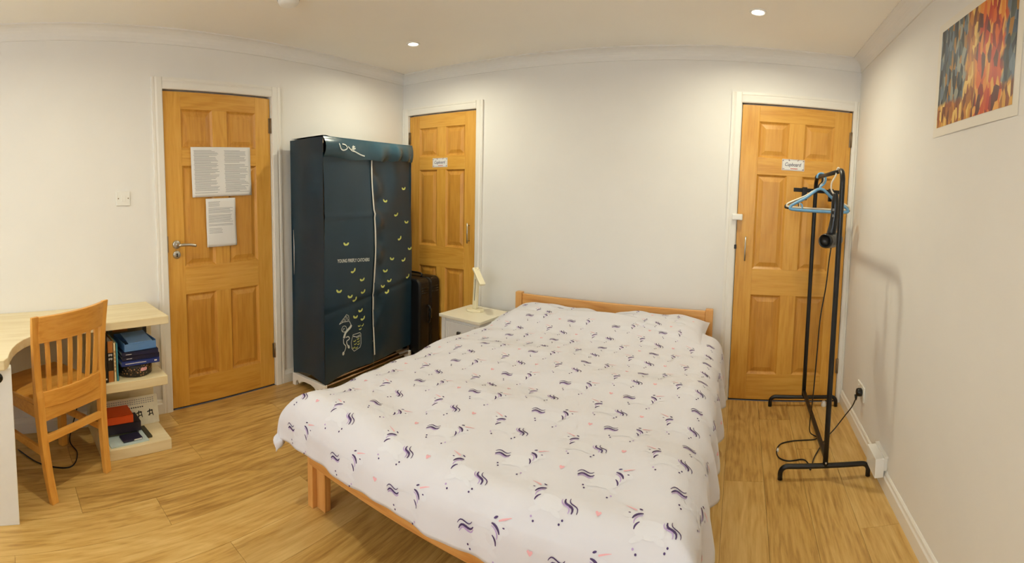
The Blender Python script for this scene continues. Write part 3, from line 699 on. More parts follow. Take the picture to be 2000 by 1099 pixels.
# ------------------------------------------------------------------ nightstand and lamp
M_NS = mat('nightstand_white', srgb(236, 234, 230), 0.4, noise=0.012)
M_NST = mat('nightstand_top_cream', srgb(238, 230, 208), 0.4, noise=0.012)
ns = thing('nightstand', 'small white two-drawer nightstand between cupboard door and bed', 'nightstand', (-1.985, 2.725, 0), math.radians(-6))
NW, ND, NH = 0.345, 0.355, 0.475
MB().box((-0.012, -0.014, NH-0.022), (NW+0.012, ND, NH)).build('top', M_NST, ns, 0.003)
cb = MB().box((0.006, 0.012, 0.09), (NW-0.006, ND-0.01, NH-0.022)); cb.build('carcass', M_NS, ns, 0.002)
for x in (0, NW-0.035):
    for y in (0, ND-0.045): MB().box((x, y, 0), (x+0.035, y+0.035, NH-0.022)).build('leg', M_NS, ns, 0.002)
for z0, z1 in ((0.275, 0.43), (0.105, 0.262)):
    dr = MB().box((0.040, 0.004, z0), (NW-0.040, 0.02, z1)).build('drawer', M_NS, ns, 0.003)
    fr = MB()
    for a, c in (((0.040, 0.0, z0), (0.060, 0.006, z1)), ((NW-0.060, 0.0, z0), (NW-0.040, 0.006, z1)), ((0.060, 0.0, z0), (NW-0.060, 0.006, z0+0.02)), ((0.060, 0.0, z1-0.02), (NW-0.060, 0.006, z1))): fr.box(a, c)
    fr.build('drawer_edging', M_NS, dr)
    MB().lathe([(0.006, 0.006), (0.006, -0.008), (0.013, -0.014), (0.014, -0.019), (0.010, -0.024), (0.0001, -0.025)], (NW/2, 0, (z0+z1)/2+0.012), 'y', 16, cap=False).build('knob', mat('pewter_knob', srgb(70, 66, 64), 0.35, 0.8), dr, label='dark pewter knob')
lp = thing('desk_lamp', 'slim cream folding desk lamp on the nightstand', 'lamp', (-1.825, 2.925, NH+0.0005), math.radians(-8))
M_LAMP = mat('lamp_cream', srgb(240, 230, 198), 0.35)
oct_ = [(0.075*math.cos(PI/8+k*PI/4), 0.062*math.sin(PI/8+k*PI/4)) for k in range(8)]
MB().prism(oct_, 'z', 0, 0.016).build('base', M_LAMP, lp, 0.004)
Rt = Matrix.Rotation(math.radians(3), 3, 'Y')
ar = MB().box((-0.019, -0.012, 0.016), (0.019, 0.012, 0.315), Rt, (0, 0, 0.016)).build('arm', M_LAMP, lp, 0.003)
MB().box((-0.003, -0.0135, 0.08), (0.003, -0.0115, 0.24), Rt, (0, 0, 0.016)).build('arm_slot', mat('lamp_slot_grey', srgb(150, 145, 135), 0.5), ar)
Rh = Matrix.Rotation(math.radians(38), 3, 'Y')
hd = MB().box((0.0, -0.030, -0.012), (0.165, 0.016, 0.006)); hd.v = [tuple(Matrix.Rotation(math.radians(-25), 3, 'Z') @ (Rh @ Vector(p)) + Vector((0.005, 0, 0.322))) for p in hd.v]
hd.build('head', M_LAMP, lp, 0.004)
MB().tube([(0.010, -0.018, 0.316), (0.010, 0.018, 0.316)], 0.009, 12).build('hinge', M_LAMP, lp)

# ------------------------------------------------------------------ desk with curved top and shelf unit (world axes, at wall left)
DZ = 0.714; DT = 0.042
desk = thing('desk', 'cream birch desk with curved top and open end shelves', 'desk', (XL, 0, 0))
X = lambda x: x-XL
pts = [(0.004, -1.0), (0.82, -1.0), (X(-1.895), 0.0), (X(-1.93), 0.018), (X(-1.99), 0.026), (X(-2.05), 0.040), (X(-2.11), 0.062), (X(-2.17), 0.096), (X(-2.22), 0.14), (X(-2.265), 0.20), (X(-2.298), 0.28), (X(-2.318), 0.37), (X(-2.326), 0.47), (X(-2.33), 0.60), (X(-2.33), 0.868), (0.004, 0.868)]
MB().prism(pts, 'z', DZ-DT, DZ).build('worktop', M_DESK, desk, 0.003)
fpn = MB().box((X(-1.965), -1.0, 0), (X(-1.925), 0.028, DZ-DT)).build('end_panel', mat('desk_panel_white', srgb(232, 232, 230), 0.45, noise=0.01), desk, 0.002)
MB().lathe([(0.022, 0.0), (0.022, 0.0012), (0.0001, 0.0014)], (X(-1.925), -0.030, 0.632), 'x', 20, cap=False).build('cable_hole', M_BLACKP, fpn)
MB().box((0.004, 0.474, 0), (X(-2.335), 0.510, DZ-DT)).build('divider_panel', M_DESK, desk, 0.002)
MB().box((0.10, 0.510, 0.345), (X(-2.325), 0.850, 0.394)).build('shelf_board', M_DESK, desk, 0.003)
MB().box((0.10, 0.510, 0.0), (X(-2.300), 0.850, 0.058)).build('shelf_board', M_DESK, desk, 0.003)
MB().box((0.062, 0.510, 0.0), (0.10, 0.862, DZ-DT)).build('back_panel', M_DESK, desk, 0.002)

# chair: local x = right as seen from behind, y = forward (towards desk), z up
ch = thing('dining_chair', 'beech slat-back chair pulled up to the cream desk', 'chair', (-2.135, 0.330, 0), math.radians(121.6))
# rotate so that local x -> (-0.524,0.852), local y -> (-0.852,-0.524)
CW = 0.335/2
def post(sx):
    # centre line of rear leg running on into the back upright
    cl = [(CW*sx, -0.004, 0.0), (CW*sx*1.05, 0.016, 0.12), (CW*sx*1.11, 0.034, 0.30), (CW*sx*1.15, 0.038, 0.45), (CW*sx*1.19, 0.036, 0.60), (CW*sx*1.24, 0.024, 0.75), (CW*sx*1.28, 0.010, 0.850)]
    P = smooth_path(cl, 5); mb = MB(); n = len(P); base = 0
    for i, p in enumerate(P):
        t = i/(n-1); wx = 0.019; dy = 0.030-0.010*abs(t-0.45)*2
        if t > 0.55: dy = 0.022-0.010*(t-0.55)/0.45
        mb.v += [(p.x-wx, p.y-dy*0.6, p.z), (p.x+wx, p.y-dy*0.6, p.z), (p.x+wx, p.y+dy*0.6, p.z), (p.x-wx, p.y+dy*0.6, p.z)]
    for i in range(n-1):
        for k in range(4):
            a = i*4+k; c = i*4+(k+1) % 4; mb.f.append((a, c, c+4, a+4)); mb.sm.append(False)
    mb.f.append((3, 2, 1, 0)); mb.sm.append(False); q = (n-1)*4; mb.f.append((q, q+1, q+2, q+3)); mb.sm.append(False)
    return mb
for sx in (-1, 1): post(sx).build('rear_post', M_CHAIRX, ch, 0.003)
def post_y(z): 
    zs = [0, .12, .30, .45, .60, .75, .850]; ys = [-.004, .016, .034, .038, .036, .024, .010]
    return float(np.interp(z, zs, ys))
def curved_rail(z0, z1, half, depth, th, name, crown=0.0):
    n = 14; mb = MB()
    for i in range(n+1):
        u = -1+2*i/n; x = u*half; cy_ = -depth*(1-u*u)
        for (zz, s_) in ((z0, -1), (z1, -1), (z1, 1), (z0, 1)):
            zz2 = zz + (crown*(1-u*u) if zz == z1 else 0)
            mb.v.append((x, post_y(zz2)+cy_+s_*th/2, zz2))
    for i in range(n):
        for k in range(4):
            a = i*4+k; c = i*4+(k+1) % 4; mb.f.append((a, c, c+4, a+4)); mb.sm.append(False)
    mb.f += [(3, 2, 1, 0), tuple(n*4+k for k in range(4))]; mb.sm += [False, False]
    return mb.build(name, M_CHAIRH, ch, 0.003)
curved_rail(0.725, 0.846, CW*1.255-0.014, 0.030, 0.020, 'top_rail')
curved_rail(0.425, 0.500, CW*1.155-0.014, 0.022, 0.020, 'lower_back_rail')
for k in range(6):
    u = -0.78+1.56*k/5
    mb = MB(); n = 10
    for i in range(n+1):
        z = 0.492+(0.732-0.492)*i/n; half = (CW*1.16+(CW*0.08)*i/n)-0.014
        x = u*half; y = post_y(z)-(0.022+0.008*i/n)*(1-u*u) - 0.006*math.sin(PI*i/n)
        for dx, dy in ((-0.0125, -0.005), (0.0125, -0.005), (0.0125, 0.005), (-0.0125, 0.005)): mb.v.append((x+dx, y+dy, z))
    for i in range(n):
        for q in range(4):
            a = i*4+q; c = i*4+(q+1) % 4; mb.f.append((a, c, c+4, a+4)); mb.sm.append(False)
    mb.f += [(3, 2, 1, 0), tuple(n*4+q for q in range(4))]; mb.sm += [False, False]
    mb.build('back_slat', M_CHAIRX, ch, 0.002)
sp = [(-CW-0.022, 0.03), (CW+0.022, 0.03), (CW+0.02, 0.10), (CW+0.048, 0.38), (CW+0.03, 0.42), (0, 0.432), (-CW-0.03, 0.42), (-CW-0.048, 0.38), (-CW-0.02, 0.10)]
MB().prism(sp, 'z', 0.425, 0.452).build('seat', M_CHAIRH, ch, 0.008, seg=3)
for sx in (-1, 1):
    MB().prism([(sx*(CW+0.020)-0.019, 0.36-0.019), (sx*(CW+0.020)+0.019, 0.36-0.019), (sx*(CW+0.020)+0.019, 0.36+0.019), (sx*(CW+0.020)-0.019, 0.36+0.019)], 'z', 0, 0.425).build('front_leg', M_CHAIRX, ch, 0.003)
    MB().box((sx*(CW+0.008)-0.010, 0.03, 0.365), (sx*(CW+0.008)+0.010, 0.345, 0.425)).build('seat_rail', M_CHAIRH, ch, 0.002)
    MB().box((sx*(CW+0.010)-0.009, 0.02, 0.20), (sx*(CW+0.010)+0.009, 0.345, 0.235)).build('stretcher', M_CHAIRH, ch, 0.002)
MB().box((-CW, 0.35, 0.365), (CW, 0.37, 0.425)).build('seat_rail', M_CHAIRH, ch, 0.002)
MB().box((-CW*1.1, 0.024, 0.365), (CW*1.1, 0.044, 0.428)).build('seat_rail', M_CHAIRH, ch, 0.002)
MB().box((-CW*1.08, 0.022, 0.265), (CW*1.08, 0.040, 0.298)).build('stretcher', M_CHAIRH, ch, 0.002)

# ------------------------------------------------------------------ things on the desk shelves (world axes)
def book(name, label, cat, a, c, cover, pages=True, spine='x', group=None, rz=0, title=None):
    """closed book from corner a to corner c; spine faces +x (lying or standing)"""
    ctr = ((a[0]+c[0])/2, (a[1]+c[1])/2, a[2]); t = thing(name, label, cat, ctr, rz, group)
    hx, hy, hz = (c[0]-a[0])/2, (c[1]-a[1])/2, c[2]-a[2]
    th = 0.0025
    if hy < hz/3:    # standing: covers on +-y
        MB().box((-hx, -hy, 0), (hx, -hy+th, hz)).box((-hx, hy-th, 0), (hx, hy, hz)).box((hx-th, -hy, 0), (hx, hy, hz)).build('cover', cover, t, 0.0008)
        MB().box((-hx+0.004, -hy+th, 0.004), (hx-th, hy-th, hz-0.004)).build('pages', M_PAPER, t)
    else:            # lying
        MB().box((-hx, -hy, 0), (hx, hy, th)).box((-hx, -hy, hz-th), (hx, hy, hz)).box((hx-th, -hy, 0), (hx, hy, hz)).build('cover', cover, t, 0.0008)
        MB().box((-hx+0.004, -hy+0.004, th), (hx-th, hy-0.004, hz-th)).build('pages', M_PAPER, t)
    return t, hx, hy, hz
cNavy = mat('cover_navy', srgb(26, 30, 62), 0.4); cBlue = mat('cover_blue', srgb(40, 58, 132), 0.4); cBlk = mat('cover_black', srgb(22, 20, 20), 0.4)
cBrn = mat('cover_tan_orange', srgb(178, 112, 48), 0.5); cCrm = mat('cover_cream', srgb(232, 216, 170), 0.5); cTeal = mat('cover_teal', srgb(70, 150, 170), 0.4)
cOr = mat('cover_orange', srgb(226, 84, 24), 0.45); cIndigo = mat('cover_indigo', srgb(34, 28, 46), 0.5)
SZ = 0.3945
t, hx, hy, hz = book('book', 'tall black book standing at the left end of the middle shelf', 'book', (-2.56, 0.512, SZ), (-2.345, 0.530, 0.655), cBlk, group='upright books on the middle shelf')
MB().disc((0, 0.02), 0.004, 0.005, lambda u, v: (hx+0.0004, u, v)).build('spine_mark', M_PAPER, t)
t, hx, hy, hz = book('book', 'tan book with black spine band standing on the middle shelf', 'book', (-2.55, 0.532, SZ), (-2.350, 0.562, 0.610), cBrn, group='upright books on the middle shelf')
MB().box((hx, -hy, 0.060), (hx+0.0006, hy, 0.155)).build('spine_band', cBlk, t)
sm_ = MB()
for z_ in (0.122, 0.143):
    for k in range(3): sm_.box((hx+0.0007, -0.010+0.007*k, z_-0.006+0.003*(k % 2)), (hx+0.0010, -0.006+0.007*k, z_+0.006))
    sm_.box((hx+0.0007, -0.011, z_), (hx+0.0010, 0.011, z_+0.002))
sm_.build('spine_characters', M_PAPER, t)
t, hx, hy, hz = book('book', 'slim cream book standing on the middle shelf', 'book', (-2.54, 0.564, SZ), (-2.352, 0.576, 0.600), cCrm, group='upright books on the middle shelf')
sm_ = MB(); [sm_.box((hx+0.0002, -0.002, 0.05+0.02*k), (hx+0.0006, 0.002, 0.063+0.02*k)) for k in range(6)]; sm_.build('spine_print', cBrn, t)
book('book', 'slim teal book standing beside the blue pile on the middle shelf', 'book', (-2.54, 0.578, SZ), (-2.352, 0.588, 0.595), cTeal, group='upright books on the middle shelf')
# tin
tin = thing('patterned_tin', 'round black floral patterned tin under the blue books', 'tin', (-2.462, 0.700, SZ))
mp_ = bpy.data.materials.new('tin_floral'); mp_.use_nodes = True; nt = mp_.node_tree; bs = nt.nodes['Principled BSDF']; bs.inputs['Roughness'].default_value = 0.35
vo = nt.nodes.new('ShaderNodeTexVoronoi'); vo.inputs['Scale'].default_value = 75; tc = nt.nodes.new('ShaderNodeTexCoord'); nt.links.new(tc.outputs['Object'], vo.inputs['Vector'])
cr = nt.nodes.new('ShaderNodeValToRGB'); e = cr.color_ramp.elements; e[0].position = 0.22; e[0].color = srgb(170, 130, 90); e[1].position = 0.40; e[1].color = srgb(24, 20, 22)
nt.links.new(vo.outputs['Distance'], cr.inputs[0]); nt.links.new(cr.outputs[0], bs.inputs['Base Color'])
MB().lathe([(0.096, 0), (0.102, 0.004), (0.102, 0.052), (0.100, 0.054)], seg=36).build('tin_body', mp_, tin)
MB().lathe([(0.1035, 0.050), (0.1035, 0.066), (0.099, 0.069), (0.0001, 0.0695)], seg=36, cap=False).build('tin_lid', mp_, tin)
pk = MB(); 
for dy_, rr_ in ((-0.010, 0.010), (0.010, 0.010), (0, 0.008)): pk.disc((dy_+0.03, 0.040), rr_, 0.010, lambda u, v: (math.sqrt(0.1030**2-u*u), u, v), 0, 10)
pk.build('flower_print', M_PNK, tin)
z0 = SZ+0.0700
t, hx, hy, hz = book('book', 'royal blue paperback lying directly on the patterned tin', 'book', (-2.545, 0.606, z0), (-2.352, 0.816, z0+0.026), cBlue, group='blue pile on the middle shelf')
sm_ = MB().box((hx+0.0002, -0.085, 0.012), (hx+0.0006, 0.03, 0.015)); sm_.box((hx+0.0002, 0.075, 0.010), (hx+0.0006, 0.090, 0.017)); sm_.build('spine_print', M_PAPER, t)
z0 += 0.0262
t, hx, hy, hz = book('book', 'thick navy book in the pile above the royal blue paperback', 'book', (-2.55, 0.612, z0), (-2.358, 0.818, z0+0.024), cNavy, group='blue pile on the middle shelf')
MB().box((hx+0.0002, -0.08, 0.010), (hx+0.0006, -0.05, 0.0125)).build('spine_print', M_PAPER, t)
z0 += 0.0242
t, hx, hy, hz = book('book', 'navy book at the top of the pile under the light blue box', 'book', (-2.55, 0.610, z0), (-2.356, 0.812, z0+0.024), cNavy, group='blue pile on the middle shelf')
MB().box((hx+0.0002, -0.08, 0.010), (hx+0.0006, -0.048, 0.0125)).build('spine_print', M_PAPER, t)
z0 += 0.0243
bx_ = thing('blue_box', 'open-topped light blue card box on the navy books', 'box', (-2.455, 0.710, z0), math.radians(4))
cLB = mat('card_light_blue', srgb(96, 140, 196), 0.5, noise=0.04)
bb = MB().box((-0.09, -0.09, 0), (0.09, 0.09, 0.004)).box((-0.09, -0.09, 0.004), (-0.087, 0.09, 0.05)).box((0.087, -0.09, 0.004), (0.09, 0.09, 0.04)).box((-0.087, -0.09, 0.004), (0.087, -0.087, 0.045)).box((-0.087, 0.087, 0.004), (0.087, 0.09, 0.045))
bb.build('tray', cLB, bx_, 0.001)
Rf = Matrix.Rotation(math.radians(-18), 3, 'Y')
MB().box((-0.05, -0.065, 0.052), (0.085, 0.07, 0.056), Matrix.Rotation(math.radians(9), 3, 'Y'), (0, 0, 0.05)).build('flap', mat('card_pale_blue', srgb(128, 170, 220), 0.5), bx_, 0.001)
fo = thing('document_folder', 'brown-grey document folder leaning behind the blue pile', 'folder', (-2.600, 0.690, SZ), 0)
MB().box((-0.012, -0.10, 0), (0.010, 0.11, 0.262)).build('folder_cover', mat('folder_kraft', srgb(120, 108, 84), 0.6, noise=0.15, nscale=20), fo, 0.002)
MB().box((0.0102, -0.07, 0.19), (0.0112, 0.02, 0.215)).build('folder_label', cBrn, fo)
MB().box((-0.010, 0.111, 0), (0.008, 0.135, 0.255)).build('folder_flap', cBlk, fo, 0.001)
# bottom shelf
S0 = 0.0585
ca = thing('wall_calendar', 'paper calendar with brush characters leaning at the back of the bottom shelf', 'calendar', (-2.505, 0.705, S0), 0)
RL = Matrix.Rotation(math.radians(-14), 3, 'Y')
MB().box((-0.004, -0.185, 0), (0.0, 0.150, 0.155), RL).build('page', mat('calendar_paper', srgb(226, 220, 200), 0.8, noise=0.04, nscale=40), ca)
st_ = MB()
def cal(u, v): q = RL @ Vector((0.0006, u, v)); return q
for cx_ in (-0.03, 0.035, 0.10):
    for (p_, q_, w_) in (((-0.016, 0.010), (0.016, 0.014), 0.006), ((0.0, 0.024), (-0.006, -0.012), 0.006), ((-0.012, -0.010), (0.014, -0.002), 0.005), ((0.010, 0.020), (0.016, -0.014), 0.005)):
        j_ = 0.004*math.sin(cx_*97)
        st_.ribbon([(cx_+p_[0]+j_, 0.055+p_[1]), (cx_+(p_[0]+q_[0])/2, 0.055+(p_[1]+q_[1])/2+0.003), (cx_+q_[0]-j_, 0.055+q_[1])], w_, cal)
for k in range(9): st_.ribbon([(-0.05+0.013*k, 0.098), (-0.042+0.013*k, 0.099)], 0.006, cal)
st_.build('brush_characters', mat('black_ink', srgb(30, 28, 28), 0.8), ca, fixn=False)['kind'] = 'stuff'
sm_ = MB()
for r__ in range(3):
    for k in range(22): sm_.ribbon([(-0.165+0.0135*k, 0.118+0.011*r__), (-0.157+0.0135*k, 0.118+0.011*r__)], 0.004, cal)
sm_.build('date_print', M_INK, ca, fixn=False)
mg = thing('magazine', 'pale blue magazine lying flat at the front of the bottom shelf', 'magazine', (-2.405, 0.628, S0), math.radians(3))
MB().box((-0.07, -0.11, 0), (0.085, 0.10, 0.006)).build('pages', mat('magazine_pale_blue', srgb(196, 214, 214), 0.4, noise=0.12, nscale=18), mg)
MB().box((-0.065, 0.102, 0), (0.06, 0.128, 0.010)).build('cover_flap', mat('dark_olive', srgb(60, 58, 44), 0.5), mg)
ph_ = thing('phone_case', 'small dark case with white edge on the magazine', 'case', (-2.372, 0.640, S0+0.0065), math.radians(6))
MB().box((-0.035, -0.05, 0), (0.035, 0.06, 0.012)).build('shell', mat('case_violet_black', srgb(38, 36, 58), 0.3), ph_, 0.004)
MB().box((0.0352, 0.01, 0.003), (0.0362, 0.055, 0.009)).build('white_edge', M_WHITEP, ph_)
t, hx, hy, hz = book('notebook', 'thick dark indigo notebook under the orange book', 'notebook', (-2.53, 0.515, S0+0.0195), (-2.412, 0.716, S0+0.072), cIndigo)
t2, *_ = book('book', 'bright orange hardback lying on the indigo notebook', 'book', (-2.545, 0.515, S0+0.0725), (-2.412, 0.674, S0+0.117), cOr)
spc = thing('photo_tin', 'flat olive tin supporting the indigo notebook', 'tin', (-2.47, 0.61, S0), 0)
MB().box((-0.055, -0.09, 0.0065), (0.05, 0.095, 0.019)).build('tin_body', mat('tin_olive', srgb(92, 92, 70), 0.4, noise=0.2, nscale=40), spc, 0.002)

# cable under the desk
cbp = smooth_path([(-2.66, 0.44, 0.30), (-2.64, 0.40, 0.14), (-2.55, 0.34, 0.02), (-2.42, 0.36, 0.006), (-2.30, 0.30, 0.006), (-2.36, 0.16, 0.006), (-2.52, 0.05, 0.006)], 8)
tag(MB().tube(cbp, 0.0035, 8).build('cable', M_BLACKP), 'thin black cable on the floor under the desk', 'cable')

# ------------------------------------------------------------------ wall things: switch, socket, papers, signs, poster
sw = thing('light_switch', 'square white switch plate on the wall beside the room door', 'switch', (XL, 0.750, 1.343), PI/2)
MB().box((-0.043, -0.009, -0.043), (0.043, 0, 0.043)).build('plate', M_WHITEP, sw, 0.003)
MB().box((-0.012, -0.0125, -0.018), (0.012, -0.009, 0.018), Matrix.Rotation(0.08, 3, 'X')).build('rocker', M_WHITEP, sw, 0.001)
for x in (-0.030, 0.030): MB().lathe([(0.0035, 0.0), (0.0035, -0.0012), (0.0001, -0.0013)], (x, -0.009, 0), 'y', 10, cap=False).build('screw', M_HINGE, sw)
nl = MB().tube([(XL-0.002, 0.052, 1.957), (XL+0.010, 0.052, 1.958)], 0.0022, 8).lathe([(0.004, 0.010), (0.004, 0.0115), (0.0001, 0.012)], (XL, 0.052, 1.958), 'x', 10, cap=False).build('nail', M_HINGE)
tag(nl, 'small nail high on the wall at the left edge', 'nail')
def sheet(name, label, y0, y1, z0, z1, rz, cols, lines, curl=0.004):
    W_ = y1-y0; H_ = z1-z0
    t = thing(name, label, 'paper', (XL-0.0005, (y0+y1)/2, z0), PI/2)
    c_, s_ = math.cos(rz), math.sin(rz)
    def F(h):
        def fn(u, v):
            x = u*c_-v*s_; z = u*s_+v*c_
            bow = curl*(0.5+0.5*math.sin(3.1*u/W_+1.0))*(1-v/H_)**1.5 + 0.0015*math.sin(9*v/H_)
            return (x, 0.0008-abs(bow)-h-0.0002, z)
        return fn
    f0 = F(0.0); f1 = F(0.0005)
    o = MB().grid(lambda a, d: f0(-W_/2+W_*a, H_*d), 16, 16).build('sheet', M_PAPER, t, fixn=False)
    so = o.modifiers.new('th', 'SOLIDIFY'); so.thickness = 0.0003
    pr = MB(); rr = random.Random(len(lines)*7+cols)
    for k in range(cols):
        xa = -W_/2+W_/cols*k+0.018; xb = -W_/2+W_/cols*(k+1)-0.016
        for (v, ln, ind) in lines:
            if rr.random() < 0.06: continue
            L_ = (xb-xa)*ln*rr.uniform(0.82, 1.0); pp = [(xa+ind+(L_-ind)*i/8, v*H_) for i in range(9)]
            pr.ribbon(pp, 0.0022, f1)
    pr.build('text_lines', M_INK, o, fixn=False)
    return t
L1 = [(0.93-0.0235*i, (1.0 if i % 5 else 0.7), 0.004 if i % 4 else 0.0) for i in range(37)]
sheet('notice_sheet', 'two-page printed notice taped to the room door', 1.200, 1.628, 1.335, 1.648, 0.012, 2, L1)
L2 = [(0.93-0.028*i, 0.5, 0.0) for i in range(4)]+[(0.80-0.024*i, 1.0, 0.0) for i in range(16)]+[(0.38-0.03*i, 0.55, 0.0) for i in range(4)]
sheet('notice_sheet', 'single printed page taped below the two-page notice', 1.292, 1.506, 1.013, 1.322, 0.006, 1, L2, 0.008)
def sign(label, x, z, dr):
    t = thing('door_sign', label, 'sign', (x, YB+0.0055, z), 0)
    W_, H_ = 0.150, 0.074
    MB().box((-W_/2, -0.0015, -H_/2), (W_/2, 0, H_/2)).build('card', M_PAPER, t)
    bd = MB(); rr = random.Random(4)
    fr = lambda u, v: (u, -0.0021, v)
    for cx_, cz_ in ((-W_/2+0.010, H_/2-0.008), (W_/2-0.010, H_/2-0.008), (-W_/2+0.010, -H_/2+0.008), (W_/2-0.010, -H_/2+0.008), (-0.03, H_/2-0.005), (0.03, H_/2-0.005)):
        for k in range(3): bd.disc((cx_+rr.uniform(-.006, .006), cz_+rr.uniform(-.004, .004)), 0.0035, 0.0028, fr, 0, 6)
    for e_ in (-1, 1):
        bd.ribbon([(-W_/2+0.004, e_*(H_/2-0.004)), (W_/2-0.004, e_*(H_/2-0.004))], 0.0016, fr); bd.ribbon([(e_*(W_/2-0.004), -H_/2+0.004), (e_*(W_/2-0.004), H_/2-0.004)], 0.0016, fr)
    bd.build('border_print', mat('sign_rosy_grey', srgb(150, 126, 128), 0.8), t, fixn=False)
    tm = text_mesh('Cupboard', 0.034, shear=0.28, bold=0.0004); mxx = max(v.co.x for v in tm.vertices)
    MB().add([(-0.058+v.co.x*0.112/mxx, -0.0022, -0.008+v.co.y) for v in tm.vertices], [tuple(p.vertices) for p in tm.polygons]).build('lettering', mat('sign_slate_ink', srgb(92, 92, 118), 0.8), t, fixn=False)
    rd = MB(); rd.ribbon([(-0.018+0.004*i, -0.024+0.0012*math.sin(i*1.9)) for i in range(13)], 0.005, fr); rd.build('red_flourish', mat('sign_red', srgb(206, 110, 104), 0.8), t, fixn=False)
sign('printed Cupboard sign on the door behind the wardrobe', -2.325, 1.587, d2)
sign('printed Cupboard sign on the door behind the clothes rack', 0.330, 1.604, d3)
# poster (abstract stand-in for the framed print: broken palette-knife colour)
po = thing('poster', 'unframed colourful painting print with white margin on the wall', 'poster', (XR, 1.503, 1.655), -PI/2)
MB().grid(lambda u, v: (-0.318+0.636*u, -0.0015-0.004*math.sin(PI*u)*(1-v)**2*0.5, 0.455*v), 12, 8).build('paper', mat('poster_paper', srgb(236, 230, 218), 0.6), po, fixn=False)
pmx = bpy.data.materials.new('palette_knife_colour'); pmx.use_nodes = True; nt = pmx.node_tree; bs = nt.nodes['Principled BSDF']; bs.inputs['Roughness'].default_value = 0.45
N = nt.nodes.new; Lk = nt.links.new
tc = N('ShaderNodeTexCoord'); mp = N('ShaderNodeMapping'); mp.inputs['Scale'].default_value = (58, 1, 20); mp.inputs['Rotation'].default_value = (0, 0.22, 0); Lk(tc.outputs['Object'], mp.inputs['Vector'])
vo = N('ShaderNodeTexVoronoi'); vo.inputs['Scale'].default_value = 1.0; Lk(mp.outputs[0], vo.inputs['Vector'])
sx_ = N('ShaderNodeSeparateColor'); Lk(vo.outputs['Color'], sx_.inputs[0])
def ramp(cols, inp):
    c_ = N('ShaderNodeValToRGB'); c_.color_ramp.interpolation = 'CONSTANT'; e = c_.color_ramp.elements
    e[0].position = 0; e[0].color = cols[0]; e[1].position = 1/len(cols); e[1].color = cols[1]
    for i, q in enumerate(cols[2:]): k = e.new((i+2)/len(cols)); k.color = q
    Lk(inp, c_.inputs[0]); return c_.outputs[0]
cold = ramp([srgb(36, 42, 56), srgb(66, 84, 104), srgb(104, 120, 134), srgb(28, 28, 34), srgb(150, 152, 140), srgb(170, 120, 50), srgb(52, 60, 74), srgb(84, 92, 90)], sx_.outputs[0])
warm = ramp([srgb(196, 62, 28), srgb(222, 104, 34), srgb(150, 40, 26), srgb(236, 170, 80), srgb(206, 80, 30), srgb(96, 34, 26), srgb(228, 140, 50)], sx_.outputs[1])
gold = ramp([srgb(216, 160, 66), srgb(170, 104, 38), srgb(120, 62, 28), srgb(236, 196, 110), srgb(150, 78, 34), srgb(200, 130, 50)], sx_.outputs[2])
sp_ = N('ShaderNodeSeparateXYZ'); Lk(tc.outputs['Object'], sp_.inputs[0])
nz = N('ShaderNodeTexNoise'); nz.inputs['Scale'].default_value = 14; Lk(tc.outputs['Object'], nz.inputs['Vector'])
def soft(inp, lo_, hi_, amt=0.08):
    a = N('ShaderNodeMath'); a.operation = 'MULTIPLY_ADD'; a.inputs[1].default_value = amt; Lk(nz.outputs['Fac'], a.inputs[0]); Lk(inp, a.inputs[2])
    r = N('ShaderNodeMapRange'); r.inputs[1].default_value = lo_; r.inputs[2].default_value = hi_; Lk(a.outputs[0], r.inputs[0]); return r.outputs[0]
def mixc(f, a, c_):
    q = N('ShaderNodeMixRGB'); Lk(f, q.inputs[0]); Lk(a, q.inputs[1]); Lk(c_, q.inputs[2]); return q.outputs[0]
band = N('ShaderNodeMath'); band.operation = 'MULTIPLY'     # warm upright passage right of the middle
Lk(soft(sp_.outputs['X'], 0.06, 0.075), band.inputs[0]); iv = N('ShaderNodeMath'); iv.operation = 'SUBTRACT'; iv.inputs[0].default_value = 1; Lk(soft(sp_.outputs['X'], 0.245, 0.26), iv.inputs[1]); Lk(iv.outputs[0], band.inputs[1])
band2 = N('ShaderNodeMath'); band2.operation = 'MULTIPLY'; Lk(soft(sp_.outputs['X'], -0.02, -0.005), band2.inputs[0]); iv2 = N('ShaderNodeMath'); iv2.operation = 'SUBTRACT'; iv2.inputs[0].default_value = 1; Lk(soft(sp_.outputs['X'], 0.09, 0.10), iv2.inputs[1]); Lk(iv2.outputs[0], band2.inputs[1])
low = N('ShaderNodeMath'); low.operation = 'SUBTRACT'; low.inputs[0].default_value = 1; Lk(soft(sp_.outputs['Z'], 0.15, 0.17), low.inputs[1])
col = mixc(low.outputs[0], cold, gold); col = mixc(band2.outputs[0], col, gold); col = mixc(band.outputs[0], col, warm)
Lk(col, bs.inputs['Base Color'])
bp = N('ShaderNodeBump'); bp.inputs['Strength'].default_value = 0.3; bp.inputs['Distance'].default_value = 0.002; Lk(vo.outputs['Distance'], bp.inputs['Height']); Lk(bp.outputs[0], bs.inputs['Normal'])
MB().grid(lambda u, v: (-0.284+0.568*u, -0.0022-0.004*math.sin(PI*(0.034+0.568*u)/0.636)*(1-(0.036+0.385*v)/0.455)**2*0.5, 0.036+0.385*v), 12, 8).build('picture', pmx, po, fixn=False)

